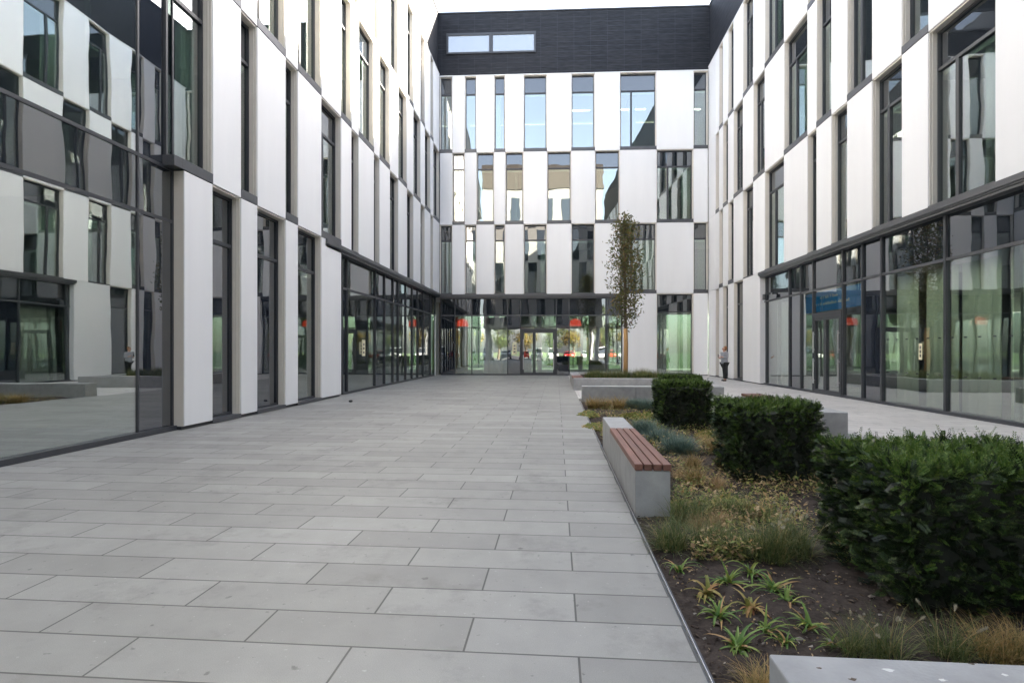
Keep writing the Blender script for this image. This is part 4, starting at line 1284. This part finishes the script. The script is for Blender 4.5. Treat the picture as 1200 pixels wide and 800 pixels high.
spots = [('w', -7.5, -24, 'white parked van mirrored at the left of the far glass'), ('s', -4.5, -24, 'silver parked car next to the white van'), ('r', -1.5, -24.5, 'red parked car mirrored near the far door'),
         ('w', 3.2, -24.5, 'white parked van mirrored right of the far door'), ('r', 6, -24.5, 'red parked car mirrored right of the tree'), ('s', 8.8, -24, 'silver parked car at the right of the row'),
         ('w', 11.5, -24, 'white parked van at the right end of the row'), ('w', 0.8, -24.5, 'white parked van mirrored between two red cars'), ('r', -10.5, -24.5, 'red parked car at the left end of the row')]
used = {}
for k, x, y, lb in spots:
    src = {'w': cw, 'r': cr, 's': cs}[k]
    if k in used:
        dup(src, (x, y, -.03), R(-90 + random.uniform(-4, 4)), 1, lb, 'cars parked across the road')
    else:
        used[k] = 1; src.location = (x, y, -.03); src.rotation_euler = (0, 0, R(-90)); tag(src, lb, 'car', 'cars parked across the road')
    o = src if False else None
for o in COL.objects:
    if o.name.startswith('parked_car'): o['category'] = 'car'

def broad_tree(m, seed, label):
    r = random.Random(seed)
    t = thing('leafy_tree', (0, 0, 0), label, 'tree', 'trees beyond the road')
    mb = MB(); mb.tube([(0, 0, -.1), (.1, 0, 2), (0, .1, 5), (.1, 0, 8)], [.28, .22, .15, .05], 8)
    cl = []
    for k in range(16):
        z = r.uniform(3, 9.5); q = 2.6 * math.sin(math.pi * (z - 2) / 8.5) ** .7
        a = r.uniform(0, 6.28); c_ = Vector((q * math.cos(a) * r.uniform(.4, 1), q * math.sin(a) * r.uniform(.4, 1), z)); cl.append(c_)
        mb.tube([(0, 0, max(1.8, z - 2)), (c_.x * .6, c_.y * .6, z - .7), c_], [.08, .05, .02], 5)
    mb.build('trunk', BARK, t)
    pts = []
    for c_ in cl:
        for j in range(170):
            v = Vector((r.gauss(0, 1), r.gauss(0, 1), r.gauss(0, 1))).normalized() * (1.25 * r.random() ** .35)
            pts.append(c_ + v)
    mb = MB(); leaf_cloud(mb, pts, .2, r); mb.build('crown', m, t, recalc=False)
    return t
tA, tB = broad_tree(AUT[0], 31, 'yellow autumn tree mirrored in the far glass, left one'), broad_tree(AUT[1], 32, 'green tree mirrored in the far glass, centre left')
tA.location = (-12, -40, -.1); tB.location = (-6.5, -42, -.1)
for (src, x, y, s_, lb) in [(tA, -1, -41, 1.0, 'yellow autumn tree mirrored behind the far door'), (tB, 4.5, -40, .9, 'green tree mirrored right of the far door'), (tA, 8.5, -41, 1.05, 'yellow autumn tree mirrored behind the young tree'),
                            (tB, 13.5, -40, 1.0, 'green tree at the right end of the mirrored row'), (tA, 18, -42, 1.0, 'yellow autumn tree at the far right beyond the road'), (tB, -17, -41, 1.1, 'green tree at the far left beyond the road'),
                            (tA, -44, 28, 1.0, 'yellow tree seen through the left ground-floor glass'), (tB, -47, 35, 1.1, 'green tree seen through the left ground-floor glass'), (tA, -40, 39, 1.0, 'second yellow tree seen through the left ground-floor glass'), (tB, -45, 46, 1, 'green tree behind the left wing, farthest back'),
                            (tB, -2, 62, 1.0, 'green tree seen through the far lobby, left of the door'), (tB, 2.5, 60, 1.1, 'green tree seen through the far lobby doors'), (tA, 7, 63, .9, 'yellow tree seen through the far lobby, right of the door')]:
    dup(src, (x, y, -.1), random.uniform(0, 6.28), s_, lb)

# ================================================================== LIGHT, SKY, CAMERA
sv = Vector((1.325, .862, 1.0)).normalized()
el = math.asin(sv.z); az = math.atan2(sv.x, sv.y)       # clockwise from +y
sun = bpy.data.lights.new('sun', 'SUN'); sun.energy = 5.0; sun.angle = R(.6); sun.color = (1.0, .90, .77)
so = bpy.data.objects.new('sun', sun); COL.objects.link(so)
so.rotation_euler = (-sv).to_track_quat('-Z', 'Y').to_euler(); so.location = (30, 20, 40)
w = bpy.data.worlds.new('World'); S.world = w; w.use_nodes = True; w.cycles.sampling_method = 'NONE'
n = w.node_tree; n.nodes.clear()
out = n.nodes.new('ShaderNodeOutputWorld'); bg = n.nodes.new('ShaderNodeBackground'); bg.inputs[1].default_value = .075
sky = n.nodes.new('ShaderNodeTexSky'); sky.sky_type = 'NISHITA'; sky.sun_disc = False
sky.sun_elevation = el; sky.sun_rotation = az; sky.air_density = 1.0; sky.dust_density = 2.5; sky.ozone_density = 1.0
hs = n.nodes.new('ShaderNodeHueSaturation'); hs.inputs['Saturation'].default_value = .6
n.links.new(sky.outputs[0], hs.inputs['Color']); n.links.new(hs.outputs[0], bg.inputs[0]); n.links.new(bg.outputs[0], out.inputs[0])

cam = bpy.data.cameras.new('camera'); co = bpy.data.objects.new('camera', cam); COL.objects.link(co)
co.location = (0, 0, EYE); co.rotation_euler = (R(90), 0, YAW)
cam.sensor_width = 36; cam.sensor_fit = 'HORIZONTAL'; cam.lens = F / 1200 * 36
cam.shift_y = (HZ - 400) / 1200; cam.clip_end = 1000; cam.clip_start = .05
S.camera = co
S.view_settings.view_transform = 'Standard'; S.view_settings.look = 'None'; S.view_settings.exposure = 3.7; S.view_settings.gamma = 1
S.render.engine = 'CYCLES'
S.cycles.use_denoising = True; S.cycles.denoising_prefilter = 'ACCURATE'
S.cycles.use_adaptive_sampling = False
S.cycles.max_bounces = 12; S.cycles.diffuse_bounces = 8; S.cycles.glossy_bounces = 5; S.cycles.transparent_max_bounces = 16
S.cycles.caustics_reflective = False; S.cycles.caustics_refractive = False
S.cycles.sample_clamp_indirect = 1.5
